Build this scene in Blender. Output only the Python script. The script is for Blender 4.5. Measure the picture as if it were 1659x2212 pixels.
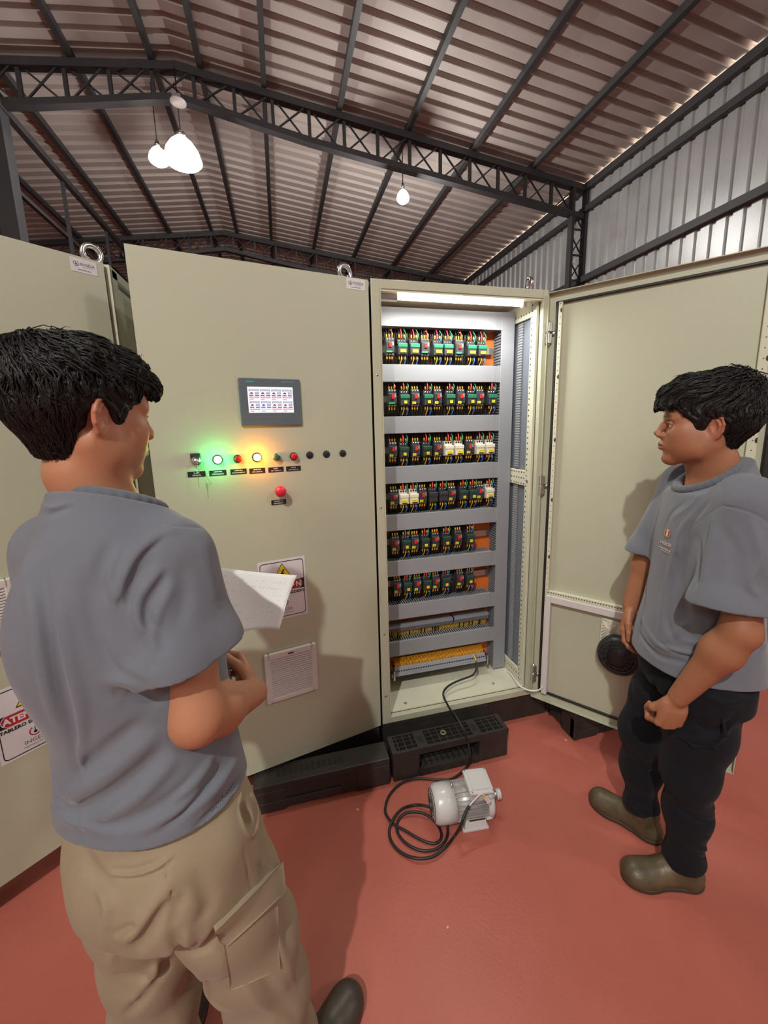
import bpy, bmesh, math, random
import numpy as np
from mathutils import Vector, Matrix
random.seed(7); np.random.seed(7)
for o in list(bpy.data.objects): bpy.data.objects.remove(o)
SC=bpy.context.scene; COL=SC.collection
# ------------------------------------------------------------------ camera
CAM_H=1.57; FPX=876.1; PX=833.9; PY=1078.55; IW,IH=1659.,2212.
MC=np.array([[0.9684,0.0662,-0.2405],[-0.2484,0.1659,-0.9543],[-0.0232,0.9839,0.1771]])
cd=bpy.data.cameras.new('camera'); cam=bpy.data.objects.new('camera',cd); COL.objects.link(cam)
cd.sensor_fit='VERTICAL'; cd.sensor_height=36.0; cd.lens=FPX/IH*36.0
cd.shift_x=-(PX-IW/2)/IH; cd.shift_y=(PY-IH/2)/IH; cd.clip_start=0.02; cd.clip_end=200
q=Matrix(MC.tolist()).to_quaternion().normalized()
cam.matrix_world=Matrix.Translation((0,0,CAM_H))@q.to_matrix().to_4x4()
SC.camera=cam
# ------------------------------------------------------------------ exposure, world, lights
SC.view_settings.view_transform='Standard'; SC.view_settings.look='None'
SC.view_settings.gamma=1; SC.view_settings.use_curve_mapping=False
SC.view_settings.exposure=0.0
W=bpy.data.worlds.new('world'); SC.world=W; W.use_nodes=True
W.node_tree.nodes['Background'].inputs[0].default_value=(1.0,0.84,0.66,1); W.node_tree.nodes['Background'].inputs[1].default_value=9.0
KEY_POS=(-2.0,-2.9,5.9); KEY_W=930; SIDE_POS=(4.6,-2.6,5.6); SIDE_W=250
FAR_POS=(-1.16,7.5,5.62); FAR_W=330; FAR2_POS=(2.32,7.5,5.46); FAR2_W=260
FILL_POS=(-4.4,-5.0,5.6); FILL_W=400  # added soft fill, brightens the open door
UP_W=240
# ------------------------------------------------------------------ helpers
def cray(px,py):
    c=np.array([(px-PX)/FPX,-(py-PY)/FPX,-1.0]); return MC@c
O3=np.array([0,0,CAM_H])
def PYl(px,py,Y): r=cray(px,py); return O3+r*(Y/r[1])
def PZ(px,py,Z): r=cray(px,py); return O3+r*((Z-CAM_H)/r[2])
def lin(c):
    return tuple((x/12.92 if x<=0.04045 else ((x+0.055)/1.055)**2.4) for x in [v/255. for v in c])
MATS={}
def mat(name,col,rough=.5,metal=0,emit=None,es=1,spec=.5,bump=None,noise=None,coat=0,sheen=0,sss=0,alpha=None,trans=0):
    """bump=(scale,strength,dist); noise=(scale, amount, colour2)"""
    m=bpy.data.materials.new(name); m.use_nodes=True; nt=m.node_tree; b=nt.nodes['Principled BSDF']
    b.inputs['Base Color'].default_value=(*col,1); b.inputs['Roughness'].default_value=rough; b.inputs['Metallic'].default_value=metal
    b.inputs['Specular IOR Level'].default_value=spec
    if coat: b.inputs['Coat Weight'].default_value=coat; b.inputs['Coat Roughness'].default_value=.15
    if sheen: b.inputs['Sheen Weight'].default_value=sheen; b.inputs['Sheen Roughness'].default_value=.5
    if sss:
        b.inputs['Subsurface Weight'].default_value=sss; b.inputs['Subsurface Radius'].default_value=(.012,.004,.002); b.inputs['Subsurface Scale'].default_value=1
    if trans: b.inputs['Transmission Weight'].default_value=trans
    if emit: b.inputs['Emission Color'].default_value=(*emit,1); b.inputs['Emission Strength'].default_value=es
    if bump or noise:
        tc=nt.nodes.new('ShaderNodeTexCoord')
    if noise:
        n=nt.nodes.new('ShaderNodeTexNoise'); n.inputs['Scale'].default_value=noise[0]; n.inputs['Detail'].default_value=5
        nt.links.new(tc.outputs['Object'],n.inputs['Vector'])
        r=nt.nodes.new('ShaderNodeValToRGB'); r.color_ramp.elements[0].position=.5-noise[1]; r.color_ramp.elements[1].position=.5+noise[1]
        r.color_ramp.elements[0].color=(*col,1); r.color_ramp.elements[1].color=(*noise[2],1)
        nt.links.new(n.outputs['Fac'],r.inputs[0]); nt.links.new(r.outputs[0],b.inputs['Base Color'])
    if bump:
        n=nt.nodes.new('ShaderNodeTexNoise'); n.inputs['Scale'].default_value=bump[0]; n.inputs['Detail'].default_value=3
        nt.links.new(tc.outputs['Object'],n.inputs['Vector'])
        bp=nt.nodes.new('ShaderNodeBump'); bp.inputs['Strength'].default_value=bump[1]; bp.inputs['Distance'].default_value=bump[2]
        nt.links.new(n.outputs['Fac'],bp.inputs['Height']); nt.links.new(bp.outputs[0],b.inputs['Normal'])
    MATS[name]=m; return m
BEIGE=mat('beige_powder_coat',(.462,.462,.350),.36,bump=(420,.16,.0012))
BEIGE_IN=mat('beige_interior',(.60,.585,.455),.40,bump=(420,.1,.001))
ZINC=mat('zinc_plate',(.55,.55,.53),.28,1,bump=(60,.1,.001))
STEEL=mat('bright_steel',(.75,.75,.76),.18,1)
GREYP=mat('grey_pvc',(.262,.270,.292),.45)
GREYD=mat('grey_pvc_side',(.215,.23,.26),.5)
ORANGE=mat('orange_plate',(.72,.165,.025),.42)
BLACK=mat('black_rubber',(.012,.012,.012),.5)
BLACKP=mat('black_plastic',(.022,.021,.021),.38)
DGREY=mat('dark_grey_plastic',(.035,.037,.042),.4)
PALM=mat('pallet_black_plastic',(.019,.016,.014),.5,noise=(9,.25,(.035,.03,.026)),bump=(60,.25,.003))
WHITEP=mat('white_plastic',(.62,.58,.57),.42)
CREAMP=mat('cream_plastic',(.70,.66,.55),.4)
GREENL=mat('green_cover',(.015,.16,.085),.4)
YEL=mat('yellow_label',(.75,.63,.02),.55)
YELF=mat('ferrule_yellow',(.75,.43,.04),.5)
REDB=mat('red_button',(.62,.025,.02),.35)
WR=mat('red_wire',(.70,.04,.07),.45); WG=mat('green_wire',(.03,.42,.16),.45); WB=mat('blue_wire',(.03,.16,.55),.45); WY=mat('yellow_wire',(.72,.50,.07),.45); WK=mat('black_wire',(.02,.02,.02),.45)
PAPERW=mat('paper_white',(.80,.80,.80),.6)
INK=mat('black_ink',(.015,.015,.015),.6); INKG=mat('grey_ink',(.16,.16,.17),.6)
STICK=mat('sticker_white',(.66,.63,.66),.45)
SYEL=mat('sign_yellow',(.80,.62,.02),.45); SRED=mat('sign_red',(.42,.018,.025),.45); SBLK=mat('sign_black',(.01,.01,.01),.45)
STEELD=mat('truss_paint',(.022,.022,.026),.55,noise=(3,.2,(.034,.028,.030)))
LEDM=mat('led_tube',(1,1,1),.4,emit=(1,.99,.93),es=13)
LAMPM=mat('lamp_glow',(1,1,1),.4,emit=(1,.97,.90),es=40)
ALU=mat('lamp_aluminium',(.6,.6,.6),.3,1)
MOTG=mat('motor_grey_paint',(.56,.555,.555),.28,bump=(120,.08,.001),coat=.3)
MOTB=mat('motor_bare_alu',(.42,.40,.39),.42,.45,bump=(90,.3,.002))

GLASSM=mat('glowing_reflector',(.8,.8,.78),.4,emit=(1,.96,.86),es=3.5)
class MB:
    def __init__(s,T=None): s.v=[];s.f=[];s.mi=[];s.sm=[];s.mats=[];s.T=T
    def m(s,mt):
        if mt not in s.mats: s.mats.append(mt)
        return s.mats.index(mt)
    def add(s,vs,fs,mt,smooth=False):
        b=len(s.v); k=s.m(mt)
        s.v+= [tuple(s.T@Vector(v)) if s.T else tuple(v) for v in vs]
        for f in fs: s.f.append([b+i for i in f]); s.mi.append(k); s.sm.append(smooth)
    def box(s,a,b,mt):
        x0,y0,z0=[min(a[i],b[i]) for i in range(3)]; x1,y1,z1=[max(a[i],b[i]) for i in range(3)]
        s.add([(x0,y0,z0),(x1,y0,z0),(x1,y1,z0),(x0,y1,z0),(x0,y0,z1),(x1,y0,z1),(x1,y1,z1),(x0,y1,z1)],
              [(0,3,2,1),(4,5,6,7),(0,1,5,4),(1,2,6,5),(2,3,7,6),(3,0,4,7)],mt)
    def rbox(s,a,b,mt,r=.004,n=2):
        bm=bmesh.new(); bmesh.ops.create_cube(bm,size=1)
        d=[abs(b[i]-a[i]) for i in range(3)]; c=[(a[i]+b[i])/2 for i in range(3)]
        for v in bm.verts: v.co=Vector((v.co.x*d[0]+c[0],v.co.y*d[1]+c[1],v.co.z*d[2]+c[2]))
        bmesh.ops.bevel(bm,geom=bm.edges[:],offset=min(r,min(d)*.45),segments=n,profile=.5,affect='EDGES')
        bm.verts.ensure_lookup_table()
        s.add([v.co[:] for v in bm.verts],[[v.index for v in f.verts] for f in bm.faces],mt,False); bm.free()
    def hexa(s,pts,mt): s.add(pts,[(0,3,2,1),(4,5,6,7),(0,1,5,4),(1,2,6,5),(2,3,7,6),(3,0,4,7)],mt)
    def bar(s,p,q,w,mt,h=None,up=(0,0,1)):
        p=Vector(p);q=Vector(q);d=(q-p).normalized(); h=h or w
        u=Vector(up); 
        if abs(d.dot(u))>.95: u=Vector((0,1,0))
        a=d.cross(u).normalized(); b=a.cross(d).normalized(); a*=w/2;b*=h/2
        s.hexa([p-a-b,p+a-b,q+a-b,q-a-b,p-a+b,p+a+b,q+a+b,q-a+b],mt)
    def tube(s,pts,r,mt,n=8,cap=True,closed=False):
        pts=[Vector(p) for p in pts]; N=len(pts); rs=r if hasattr(r,'__len__') else [r]*N
        vs=[];fs=[]; pu=None
        for i,p in enumerate(pts):
            if closed: d=pts[(i+1)%N]-pts[i-1]
            else: d=(pts[min(i+1,N-1)]-pts[max(i-1,0)])
            d=d.normalized() if d.length>1e-9 else Vector((0,0,1))
            if pu is None:
                u=Vector((0,0,1)) if abs(d.z)<.9 else Vector((1,0,0)); u=(u-d*u.dot(d)).normalized()
            else:
                u=pu-d*pu.dot(d); u=u.normalized() if u.length>1e-6 else pu
            pu=u; w=d.cross(u)
            for k in range(n):
                t=2*math.pi*k/n; vs.append(p+(u*math.cos(t)+w*math.sin(t))*rs[i])
        M=N if closed else N-1
        for i in range(M):
            for k in range(n):
                a=i*n+k;b=i*n+(k+1)%n;j=((i+1)%N)*n; fs.append((a,b,j+(k+1)%n,j+k))
        if cap and not closed: fs.append(tuple(range(n))[::-1]); fs.append(tuple((N-1)*n+k for k in range(n)))
        s.add(vs,fs,mt,True)
    def lathe(s,c,ax,prof,mt,n=24,smooth=True):
        """prof: list of (dist along axis, radius)"""
        c=Vector(c);ax=Vector(ax).normalized(); u=Vector((0,0,1)) if abs(ax.z)<.9 else Vector((1,0,0)); u=(u-ax*u.dot(ax)).normalized(); w=ax.cross(u)
        vs=[];fs=[]
        for (h,r) in prof:
            for k in range(n):
                t=2*math.pi*k/n; vs.append(c+ax*h+(u*math.cos(t)+w*math.sin(t))*max(r,1e-5))
        for i in range(len(prof)-1):
            for k in range(n):
                fs.append((i*n+k,i*n+(k+1)%n,(i+1)*n+(k+1)%n,(i+1)*n+k))
        fs.append(tuple(range(n))[::-1]); fs.append(tuple((len(prof)-1)*n+k for k in range(n)))
        s.add(vs,fs,mt,smooth)
    def torus(s,c,ax,R,r,mt,n=28,k=10):
        c=Vector(c);ax=Vector(ax).normalized(); u=Vector((0,0,1)) if abs(ax.z)<.9 else Vector((1,0,0)); u=(u-ax*u.dot(ax)).normalized(); w=ax.cross(u)
        s.tube([c+(u*math.cos(2*math.pi*i/n)+w*math.sin(2*math.pi*i/n))*R for i in range(n)],r,mt,n=k,closed=True)
    def text(s,txt,loc,size,mt,ux=(1,0,0),uy=(0,0,1),align='CENTER',bold=0,sx=1.0):
        cu=bpy.data.curves.new('t','FONT'); cu.body=txt; cu.size=size; cu.align_x=align; cu.align_y='CENTER'; cu.offset=bold; cu.resolution_u=2
        ob=bpy.data.objects.new('t',cu); COL.objects.link(ob); me=bpy.data.meshes.new_from_object(ob)
        l=Vector(loc);ux=Vector(ux);uy=Vector(uy)
        s.add([l+ux*v.co.x*sx+uy*v.co.y for v in me.vertices],[list(p.vertices) for p in me.polygons],mt)
        bpy.data.objects.remove(ob); bpy.data.curves.remove(cu); bpy.data.meshes.remove(me)
    def build(s,name,parent=None,label=None,cat=None,group=None,kind=None,bevel=0,auto=True):
        me=bpy.data.meshes.new(name); me.from_pydata(s.v,[],s.f); 
        for m_ in s.mats: me.materials.append(m_)
        me.polygons.foreach_set('material_index',s.mi); me.polygons.foreach_set('use_smooth',s.sm); me.update()
        o=bpy.data.objects.new(name,me); COL.objects.link(o)
        if bevel:
            b=o.modifiers.new('bevel','BEVEL'); b.width=bevel; b.segments=2; b.limit_method='ANGLE'; b.angle_limit=.7
        return tag(par(o,parent),label,cat,group,kind)
def par(o,p):
    if p is not None: o.parent=p; o.matrix_parent_inverse=inv_world(p)
    return o
def inv_world(p):
    m=Matrix.Identity(4); q=p
    ch=[]
    while q is not None: ch.append(q); q=q.parent
    for q in reversed(ch):
        m=m@q.matrix_parent_inverse@q.matrix_basis
    return m.inverted()
def tag(o,label=None,cat=None,group=None,kind=None):
    if label: o['label']=label
    if cat: o['category']=cat
    if group: o['group']=group
    if kind: o['kind']=kind
    return o
def thing(name,label,cat,loc=(0,0,0),group=None,kind=None):
    o=bpy.data.objects.new(name,None); COL.objects.link(o); o.location=loc; o.empty_display_size=.05
    return tag(o,label,cat,group,kind)
def frame(origin,ux,uy,uz=(0,0,1)):
    ux=Vector(ux);uy=Vector(uy);uz=Vector(uz)
    return Matrix(((ux.x,uy.x,uz.x,origin[0]),(ux.y,uy.y,uz.y,origin[1]),(ux.z,uy.z,uz.z,origin[2]),(0,0,0,1)))
def spline(pts,n=8):
    P=[np.array(p,float) for p in pts]; P=[2*P[0]-P[1]]+P+[2*P[-1]-P[-2]]; out=[]
    for i in range(1,len(P)-2):
        for k in range(n):
            t=k/n; out.append(.5*((2*P[i])+(-P[i-1]+P[i+1])*t+(2*P[i-1]-5*P[i]+4*P[i+1]-P[i+2])*t*t+(-P[i-1]+3*P[i]-3*P[i+1]+P[i+2])*t**3))
    out.append(P[-2]); return out
def copy_tree(o,parent=None):
    c=o.copy(); COL.objects.link(c)
    if parent is not None: c.parent=parent
    for ch in list(o.children): copy_tree(ch,c)
    return c
def light(name,typ,loc,power,col,size=.2,target=None,spot=None):
    l=bpy.data.lights.new(name,typ); l.energy=power; l.color=col
    if typ in('POINT','SPOT'): l.shadow_soft_size=size
    if typ=='AREA': l.size=size; l.shape='DISK'
    if spot: l.spot_size=spot; l.spot_blend=.6
    o=bpy.data.objects.new(name,l); COL.objects.link(o); o.location=loc
    if target is not None:
        o.rotation_euler=(Vector(target)-Vector(loc)).to_track_quat('-Z','Y').to_euler()
    return o

# ------------------------------------------------------------------ shell of the hall
ROOF=(-1.15,6.98); SLR=.118; SLL=.135; XR=6.05; XL=-9.0; YB=23.0; YF=-9.5
def roofz(x): return ROOF[1]-(SLR*(x-ROOF[0]) if x>ROOF[0] else SLL*(ROOF[0]-x))
# floor
def floor_mat():
    m=bpy.data.materials.new('red_epoxy_floor'); m.use_nodes=True; nt=m.node_tree; b=nt.nodes['Principled BSDF']; N=nt.nodes; L=nt.links
    tc=N.new('ShaderNodeTexCoord')
    n1=N.new('ShaderNodeTexNoise'); n1.inputs['Scale'].default_value=1.6; n1.inputs['Detail'].default_value=6; L.new(tc.outputs['Object'],n1.inputs['Vector'])
    r=N.new('ShaderNodeValToRGB'); r.color_ramp.elements[0].color=(.365,.092,.066,1); r.color_ramp.elements[1].color=(.45,.130,.095,1); r.color_ramp.elements[0].position=.3; r.color_ramp.elements[1].position=.7
    L.new(n1.outputs['Fac'],r.inputs[0])
    v=N.new('ShaderNodeTexVoronoi'); v.inputs['Scale'].default_value=6.5; v.inputs['Randomness'].default_value=1; L.new(tc.outputs['Object'],v.inputs['Vector'])
    n3=N.new('ShaderNodeTexNoise'); n3.inputs['Scale'].default_value=60; L.new(tc.outputs['Object'],n3.inputs['Vector'])
    ad=N.new('ShaderNodeMath'); ad.operation='MULTIPLY_ADD'; L.new(n3.outputs['Fac'],ad.inputs[0]); ad.inputs[1].default_value=.09; L.new(v.outputs['Distance'],ad.inputs[2])
    lt=N.new('ShaderNodeMath'); lt.operation='LESS_THAN'; L.new(ad.outputs[0],lt.inputs[0]); lt.inputs[1].default_value=.078
    mx=N.new('ShaderNodeMix'); mx.data_type='RGBA'; L.new(lt.outputs[0],mx.inputs['Factor']); L.new(r.outputs[0],mx.inputs['A']); mx.inputs['B'].default_value=(.62,.34,.29,1)
    L.new(mx.outputs['Result'],b.inputs['Base Color'])
    b.inputs['Roughness'].default_value=.42; b.inputs['Specular IOR Level'].default_value=.35
    n2=N.new('ShaderNodeTexNoise'); n2.inputs['Scale'].default_value=90; n2.inputs['Detail'].default_value=4; L.new(tc.outputs['Object'],n2.inputs['Vector'])
    bp=N.new('ShaderNodeBump'); bp.inputs['Strength'].default_value=.25; bp.inputs['Distance'].default_value=.003; L.new(n2.outputs['Fac'],bp.inputs['Height']); L.new(bp.outputs[0],b.inputs['Normal'])
    return m
fb=MB(); fb.box((XL-.4,YF-.2,-.12),(XR+.4,YB+.2,0),floor_mat()); fb.build('floor',kind='structure')
SHEET=mat('galvanised_roof_sheet',(.32,.275,.26),.58,.06,noise=(1.2,.25,(.39,.335,.315)),spec=.3,bump=(3,.2,.02))
SHEETW=mat('galvanised_wall_sheet',(.40,.39,.39),.36,.35,noise=(2.0,.25,(.30,.29,.30)))
def sheet(u0,u1,pitch,amp,fn,mt,name,rows):
    """trapezoidal corrugation running along 'rows'; fn(u, row, h) -> point"""
    mb=MB(); us=[];hs=[]
    prof=[(0,0),(.34,0),(.44,1),(.66,1),(.76,0)]
    k=0; u=u0
    while u<u1:
        for a,h in prof: us.append(u+a*pitch); hs.append(h*amp)
        u+=pitch
    vs=[];fs=[];n=len(us)
    for r in rows:
        for a,h in zip(us,hs): vs.append(fn(a,r,h))
    for i in range(len(rows)-1):
        for k in range(n-1): fs.append((i*n+k,i*n+k+1,(i+1)*n+k+1,(i+1)*n+k))
    mb.add(vs,fs,mt); return mb.build(name,kind='structure')
def sheet2(*a): return sheet(*a)
sheet(YF,YB,.25,.038,lambda u,x,h:(x,u,roofz(x)+h*1.6),SHEET,'ceiling',[XL-.6,ROOF[0],XR+.20])
sheet(YF,YB,.22,.032,lambda u,z,h:(XR+h,u,z),SHEETW,'wall_right',[0,1.6,3.2,4.6,roofz(XR)-.012])
sheet(YF,YB,.25,.032,lambda u,z,h:(XL-h,u,z),SHEETW,'wall_left',[0,roofz(XL)+.01])
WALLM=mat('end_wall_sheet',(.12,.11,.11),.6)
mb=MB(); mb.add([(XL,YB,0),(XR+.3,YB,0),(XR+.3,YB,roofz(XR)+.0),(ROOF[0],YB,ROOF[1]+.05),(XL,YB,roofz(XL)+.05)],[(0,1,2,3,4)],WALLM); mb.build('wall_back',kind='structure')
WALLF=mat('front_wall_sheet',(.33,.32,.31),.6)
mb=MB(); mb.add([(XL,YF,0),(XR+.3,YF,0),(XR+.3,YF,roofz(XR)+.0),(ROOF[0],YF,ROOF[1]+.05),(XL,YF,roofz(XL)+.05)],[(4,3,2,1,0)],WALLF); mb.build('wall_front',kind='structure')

# ------------------------------------------------------------------ steelwork
TY=[7.5,12.8,18.1,2.2,-3.1]
def truss(Y,label,detail=True):
    t=thing('roof_truss',label,'roof truss',(ROOF[0],Y,roofz(ROOF[0])-.5))
    P=.085
    def top(x): return roofz(x)-.17
    def bot(x):
        d=.37; 
        s_=abs(x-ROOF[0]); return (ROOF[1]-.17-d-.02)-( (SLR if x>ROOF[0] else SLL)*max(0,(s_-.0)) )+ (.10*math.exp(-(s_/1.3)**2)-.10 if s_<5 else -.10)
    xs=[XL+.1,-7.5,-6,-4.5,-3,-2.2,-1.6,ROOF[0],-.7,0,.8,2.2,4,XR-.1]
    for nm,fn,h in(('top_chord',top,.10),('bottom_chord',bot,.085)):
        m=MB()
        for a,b in zip(xs[:-1],xs[1:]): m.bar((a,Y,fn(a)),(b,Y,fn(b)),.13,STEELD,h)
        m.build(nm,t)
    x=XL+.25; pit=.56; nodes=[]
    while x<XR-.1: nodes.append(x); x+=pit
    if not detail:
        m=MB()
        for a,b in zip(nodes[:-1],nodes[1:]):
            m.bar((a,Y,bot(a)),(a,Y,top(a)),.03,STEELD); m.bar((a,Y,bot(a)),(b,Y,top(b)),.018,STEELD); m.bar((b,Y,bot(b)),(a,Y,top(a)),.018,STEELD)
        m.build('lattice_web',t); return
    for a,b in zip(nodes[:-1],nodes[1:]):
        m=MB(); m.bar((a,Y,bot(a)),(a,Y,top(a)),.05,STEELD); m.build('web_post',t)
        m=MB(); m.bar((a+.03,Y-.03,bot(a)),(b-.03,Y-.03,top(b)),.022,STEELD); m.build('web_brace',t)
        m=MB(); m.bar((b-.03,Y+.03,bot(b)),(a+.03,Y+.03,top(a)),.022,STEELD); m.build('web_brace',t)
truss(TY[0],'dark arched lattice roof truss nearest the viewer, spanning above the cabinets')
truss(TY[1],'second dark lattice roof truss, lower in the picture behind the hanging lamps')
truss(TY[2],'farthest dark lattice roof truss deep in the hall',False)
PURX=[-1.45,-.80,.10,1.26,2.42,3.62,4.82,-2.48,-3.45,-4.6,-5.8,-7.0,-8.2]
ordn=['first','second','third','fourth','fifth','sixth','seventh','eighth','ninth','tenth']
for i,x in enumerate(PURX):
    side='right' if i in range(1,7) else 'left'
    k=(i-1) if side=='right' else ([0]+list(range(7,13))).index(i)
    m=MB(); z=roofz(x)-.065; m.bar((x,YF,z),(x,YB,z),.075,STEELD,.10)
    lab={0:'dark steel ridge purlin just left of the roof peak',1:'dark steel ridge purlin just right of the roof peak'}.get(i,
        'dark steel roof purlin, %s %s of the roof peak'%(ordn[k],side))
    m.build('roof_purlin',label=lab,cat='roof beam',group='roof purlins running the length of the hall')
# right wall: eave beam, girts
ez=roofz(XR)
for z,w,lab in((ez-.135,.12,'dark eave beam along the top of the right metal wall'),(CAM_H+.672*6.0,.10,'upper dark girt along the right metal wall'),(CAM_H+.462*6.0,.11,'middle dark girt along the right metal wall'),(CAM_H+.05*6,.10,'lower dark girt along the right metal wall hidden by the open door')):
    m=MB(); m.bar((XR-.05,YF,z),(XR-.05,YB,z),.09,STEELD,w); m.build('wall_girt',label=lab,cat='wall beam',group='girts of the right wall')
def column(x,Y,h,lab,lat=True,w=.30):
    t=thing('steel_column',lab,'column',(x,Y,0))
    for s_ in(-1,1):
        m=MB(); m.bar((x+s_*w/2,Y,0),(x+s_*w/2,Y,h),.06,STEELD,.12); m.build('column_chord',t)
    if lat:
        z=.2; k=0
        while z<h-.5:
            m=MB(); m.bar((x-w/2,Y,z),(x+w/2,Y,z),.03,STEELD); m.build('lacing_bar',t)
            m=MB(); m.bar((x-w/2,Y-.03,z),(x+w/2,Y-.03,z+.42),.02,STEELD); m.build('lacing_bar',t)
            m=MB(); m.bar((x+w/2,Y+.03,z),(x-w/2,Y+.03,z+.42),.02,STEELD); m.build('lacing_bar',t)
            z+=.46
column(6.02-.15,TY[0],ez-.1,'latticed steel column against the right wall under the near truss')
column(6.02-.15,TY[1],ez-.1,'latticed steel column against the right wall under the second truss')
for Y,lab in((TY[0],'solid dark steel column at the left edge under the near truss'),(TY[1],'dark steel column behind the left cabinets under the second truss')):
    m=MB(); m.bar((-3.5,Y,0),(-3.5,Y,roofz(-3.5)-.5),.22,STEELD,.22); m.build('steel_column',label=lab,cat='column')
m=MB(); m.bar((-3.42,YF,6.0),(-3.42,YB,6.0),.09,STEELD,.10); m.build('tie_beam',label='long dark beam joining the left row of columns under the roof',cat='roof beam')
m=MB(); m.bar((-3.5,TY[0],5.08),(-3.5,TY[1],5.08),.06,STEELD,.06); m.build('tie_beam',label='thin lower dark tie between the two left columns',cat='roof beam')
for Y,lab in((9.2,'thin vertical hanger rod nearest the left column'),(11.1,'thin vertical hanger rod just above the left cabinet lifting ring')):
    m=MB(); m.bar((-3.45,Y,3.6),(-3.45,Y,6.0),.05,STEELD,.05); m.build('hanger_rod',label=lab,cat='rod',group='hanger rods under the left beam')
# ------------------------------------------------------------------ high bay lamps
def highbay(loc,r,lab,power,soft=None):
    x,y,z=loc; t=thing('high_bay_lamp',lab,'lamp',(x,y,z),'hanging hall lamps')
    c=(x,y,z)
    m=MB(); h=r*1.1; m.lathe(c,(0,0,1),[(-.02,r),(.0,r*.99),(h*.4,r*.86),(h*.75,r*.60),(h,r*.30)],GLASSM); m.build('reflector',t)
    m=MB(); m.lathe(c,(0,0,1),[(h,r*.30),(h+.05,r*.28),(h+.10,.02)],ALU); m.build('lamp_housing',t)
    m=MB(); m.lathe((x,y,z-.045),(0,0,1),[(-.05,.02),(-.04,r*.5),(0,r*.9),(.02,r*.93)],LAMPM); m.build('lamp_lens',t)
    m=MB(); m.tube([(x,y,z+r*1.1+.09),(x,y,roofz(x)+.005 if r==.15 else roofz(x)-.2)],.008,BLACK); m.build('cord',t)
    l=light('lamp_light','POINT',(x,y,z-.16),power,(1,.995,.925),soft or r*.55); par(l,t)
highbay(FAR_POS,.27,'large bright high bay lamp hanging under the roof peak',FAR_W)
highbay((-1.60,8.0,5.86),.15,'small bright lamp head left of the large lamp under the roof peak',10)
highbay(FAR2_POS,.11,'small bright round lamp hanging above the open cabinet',FAR2_W)
highbay(KEY_POS,.12,'high bay lamp behind the viewer on the left',KEY_W)
highbay(SIDE_POS,.14,'high bay lamp behind the viewer on the right',SIDE_W,.25)
highbay(FILL_POS,.2,'added fill lamp far behind the viewer',FILL_W,.9)  # added fill lamp out of view, lifts the open right door
m=MB(); m.box((-1.22,7.42,6.33),(-1.10,7.54,6.45),ALU); m.lathe((-1.13,7.36,6.28),(0,0,1),[(-.03,.05),(0,.11),(.02,.11),(.05,.03)],WHITEP); m.build('junction_box',label='small grey junction box on the truss peak above the large lamp',cat='junction box')
# ================================================================== cabinets
ZB,ZT=.150,2.15
def eyebolt(par_,x,y,rot,z=ZT):
    m=MB(); m.lathe((x,y,z),(0,0,1),[(0,.018),(.012,.018),(.016,.011),(.024,.011)],STEEL,16)
    a=math.radians(rot); m.torus((x,y,z+.024+.026),(math.cos(a),math.sin(a),0),.028,.0095,STEEL,32,12); m.build('lifting_eye',par_)
def shell(t,x0,x1,y0,y1,front=True,side_open=False):
    e=.02
    m=MB(); m.box((x0,y1-e,ZB),(x1,y1,ZT),BEIGE)
    m.box((x0,y0,ZT-e),(x1,y1-e,ZT),BEIGE); m.box((x0,y0,ZB),(x1,y1-e,ZB+e),BEIGE_IN)
    m.box((x0,y0,ZB+e),(x0+e*.7,y1-e,ZT-e),BEIGE); m.box((x1-e*.7,y0,ZB+e),(x1,y1-e,ZT-e),BEIGE)
    return m
def logo(m,c,s,ux,col1,col2=None,z=(0,0,1),blk=None):
    """ring with a drop on a stem: the emblem on the stickers"""
    c=Vector(c);ux=Vector(ux);uz=Vector(z); n=28
    def ringp(r,dx=0): return [c+ux*(r*math.cos(2*math.pi*i/n))+uz*(r*math.sin(2*math.pi*i/n)) for i in range(n)]
    a=ringp(s);b=ringp(s*.80); 
    m.add(a+b,[(i,(i+1)%n,n+(i+1)%n,n+i) for i in range(n) if not(5<=i<=8)],col1)
    k=blk or col1
    d=[c+ux*(.30*s*math.cos(2*math.pi*i/12))+uz*(-.22*s+.30*s*math.sin(2*math.pi*i/12)) for i in range(12)]
    m.add(d,[tuple(range(12))],k)
    m.add([c-ux*.07*s+uz*-.1*s,c+ux*.07*s+uz*-.1*s,c+ux*.05*s+uz*.95*s,c-ux*.05*s+uz*.95*s],[(0,1,2,3)],k)
def brand_sticker(t,T,u0,u1,z0,z1,yo):
    m=MB(T); m.box((u0,yo-.0008,z0),(u1,yo,z1),STICK); o=m.build('brand_sticker',t)
    m=MB(T); y=yo-.0016; w=u1-u0
    logo(m,(u0+w*.2,y,z0+(z1-z0)*.60),w*.105,(1,0,0),INKG,blk=INK)
    m.text('INGESA',(u0+w*.63,y,z0+(z1-z0)*.60),w*.165,INKG)
    m.text('Ingeniería y Servicios',(u0+w*.63,y,z0+(z1-z0)*.40),w*.045,INKG)
    m.text('Ingeniería y Servicios   Tableros',(u0+w*.5,y,z0+(z1-z0)*.20),w*.038,INKG,bold=.0002)
    m.build('lettering',o)
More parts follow.
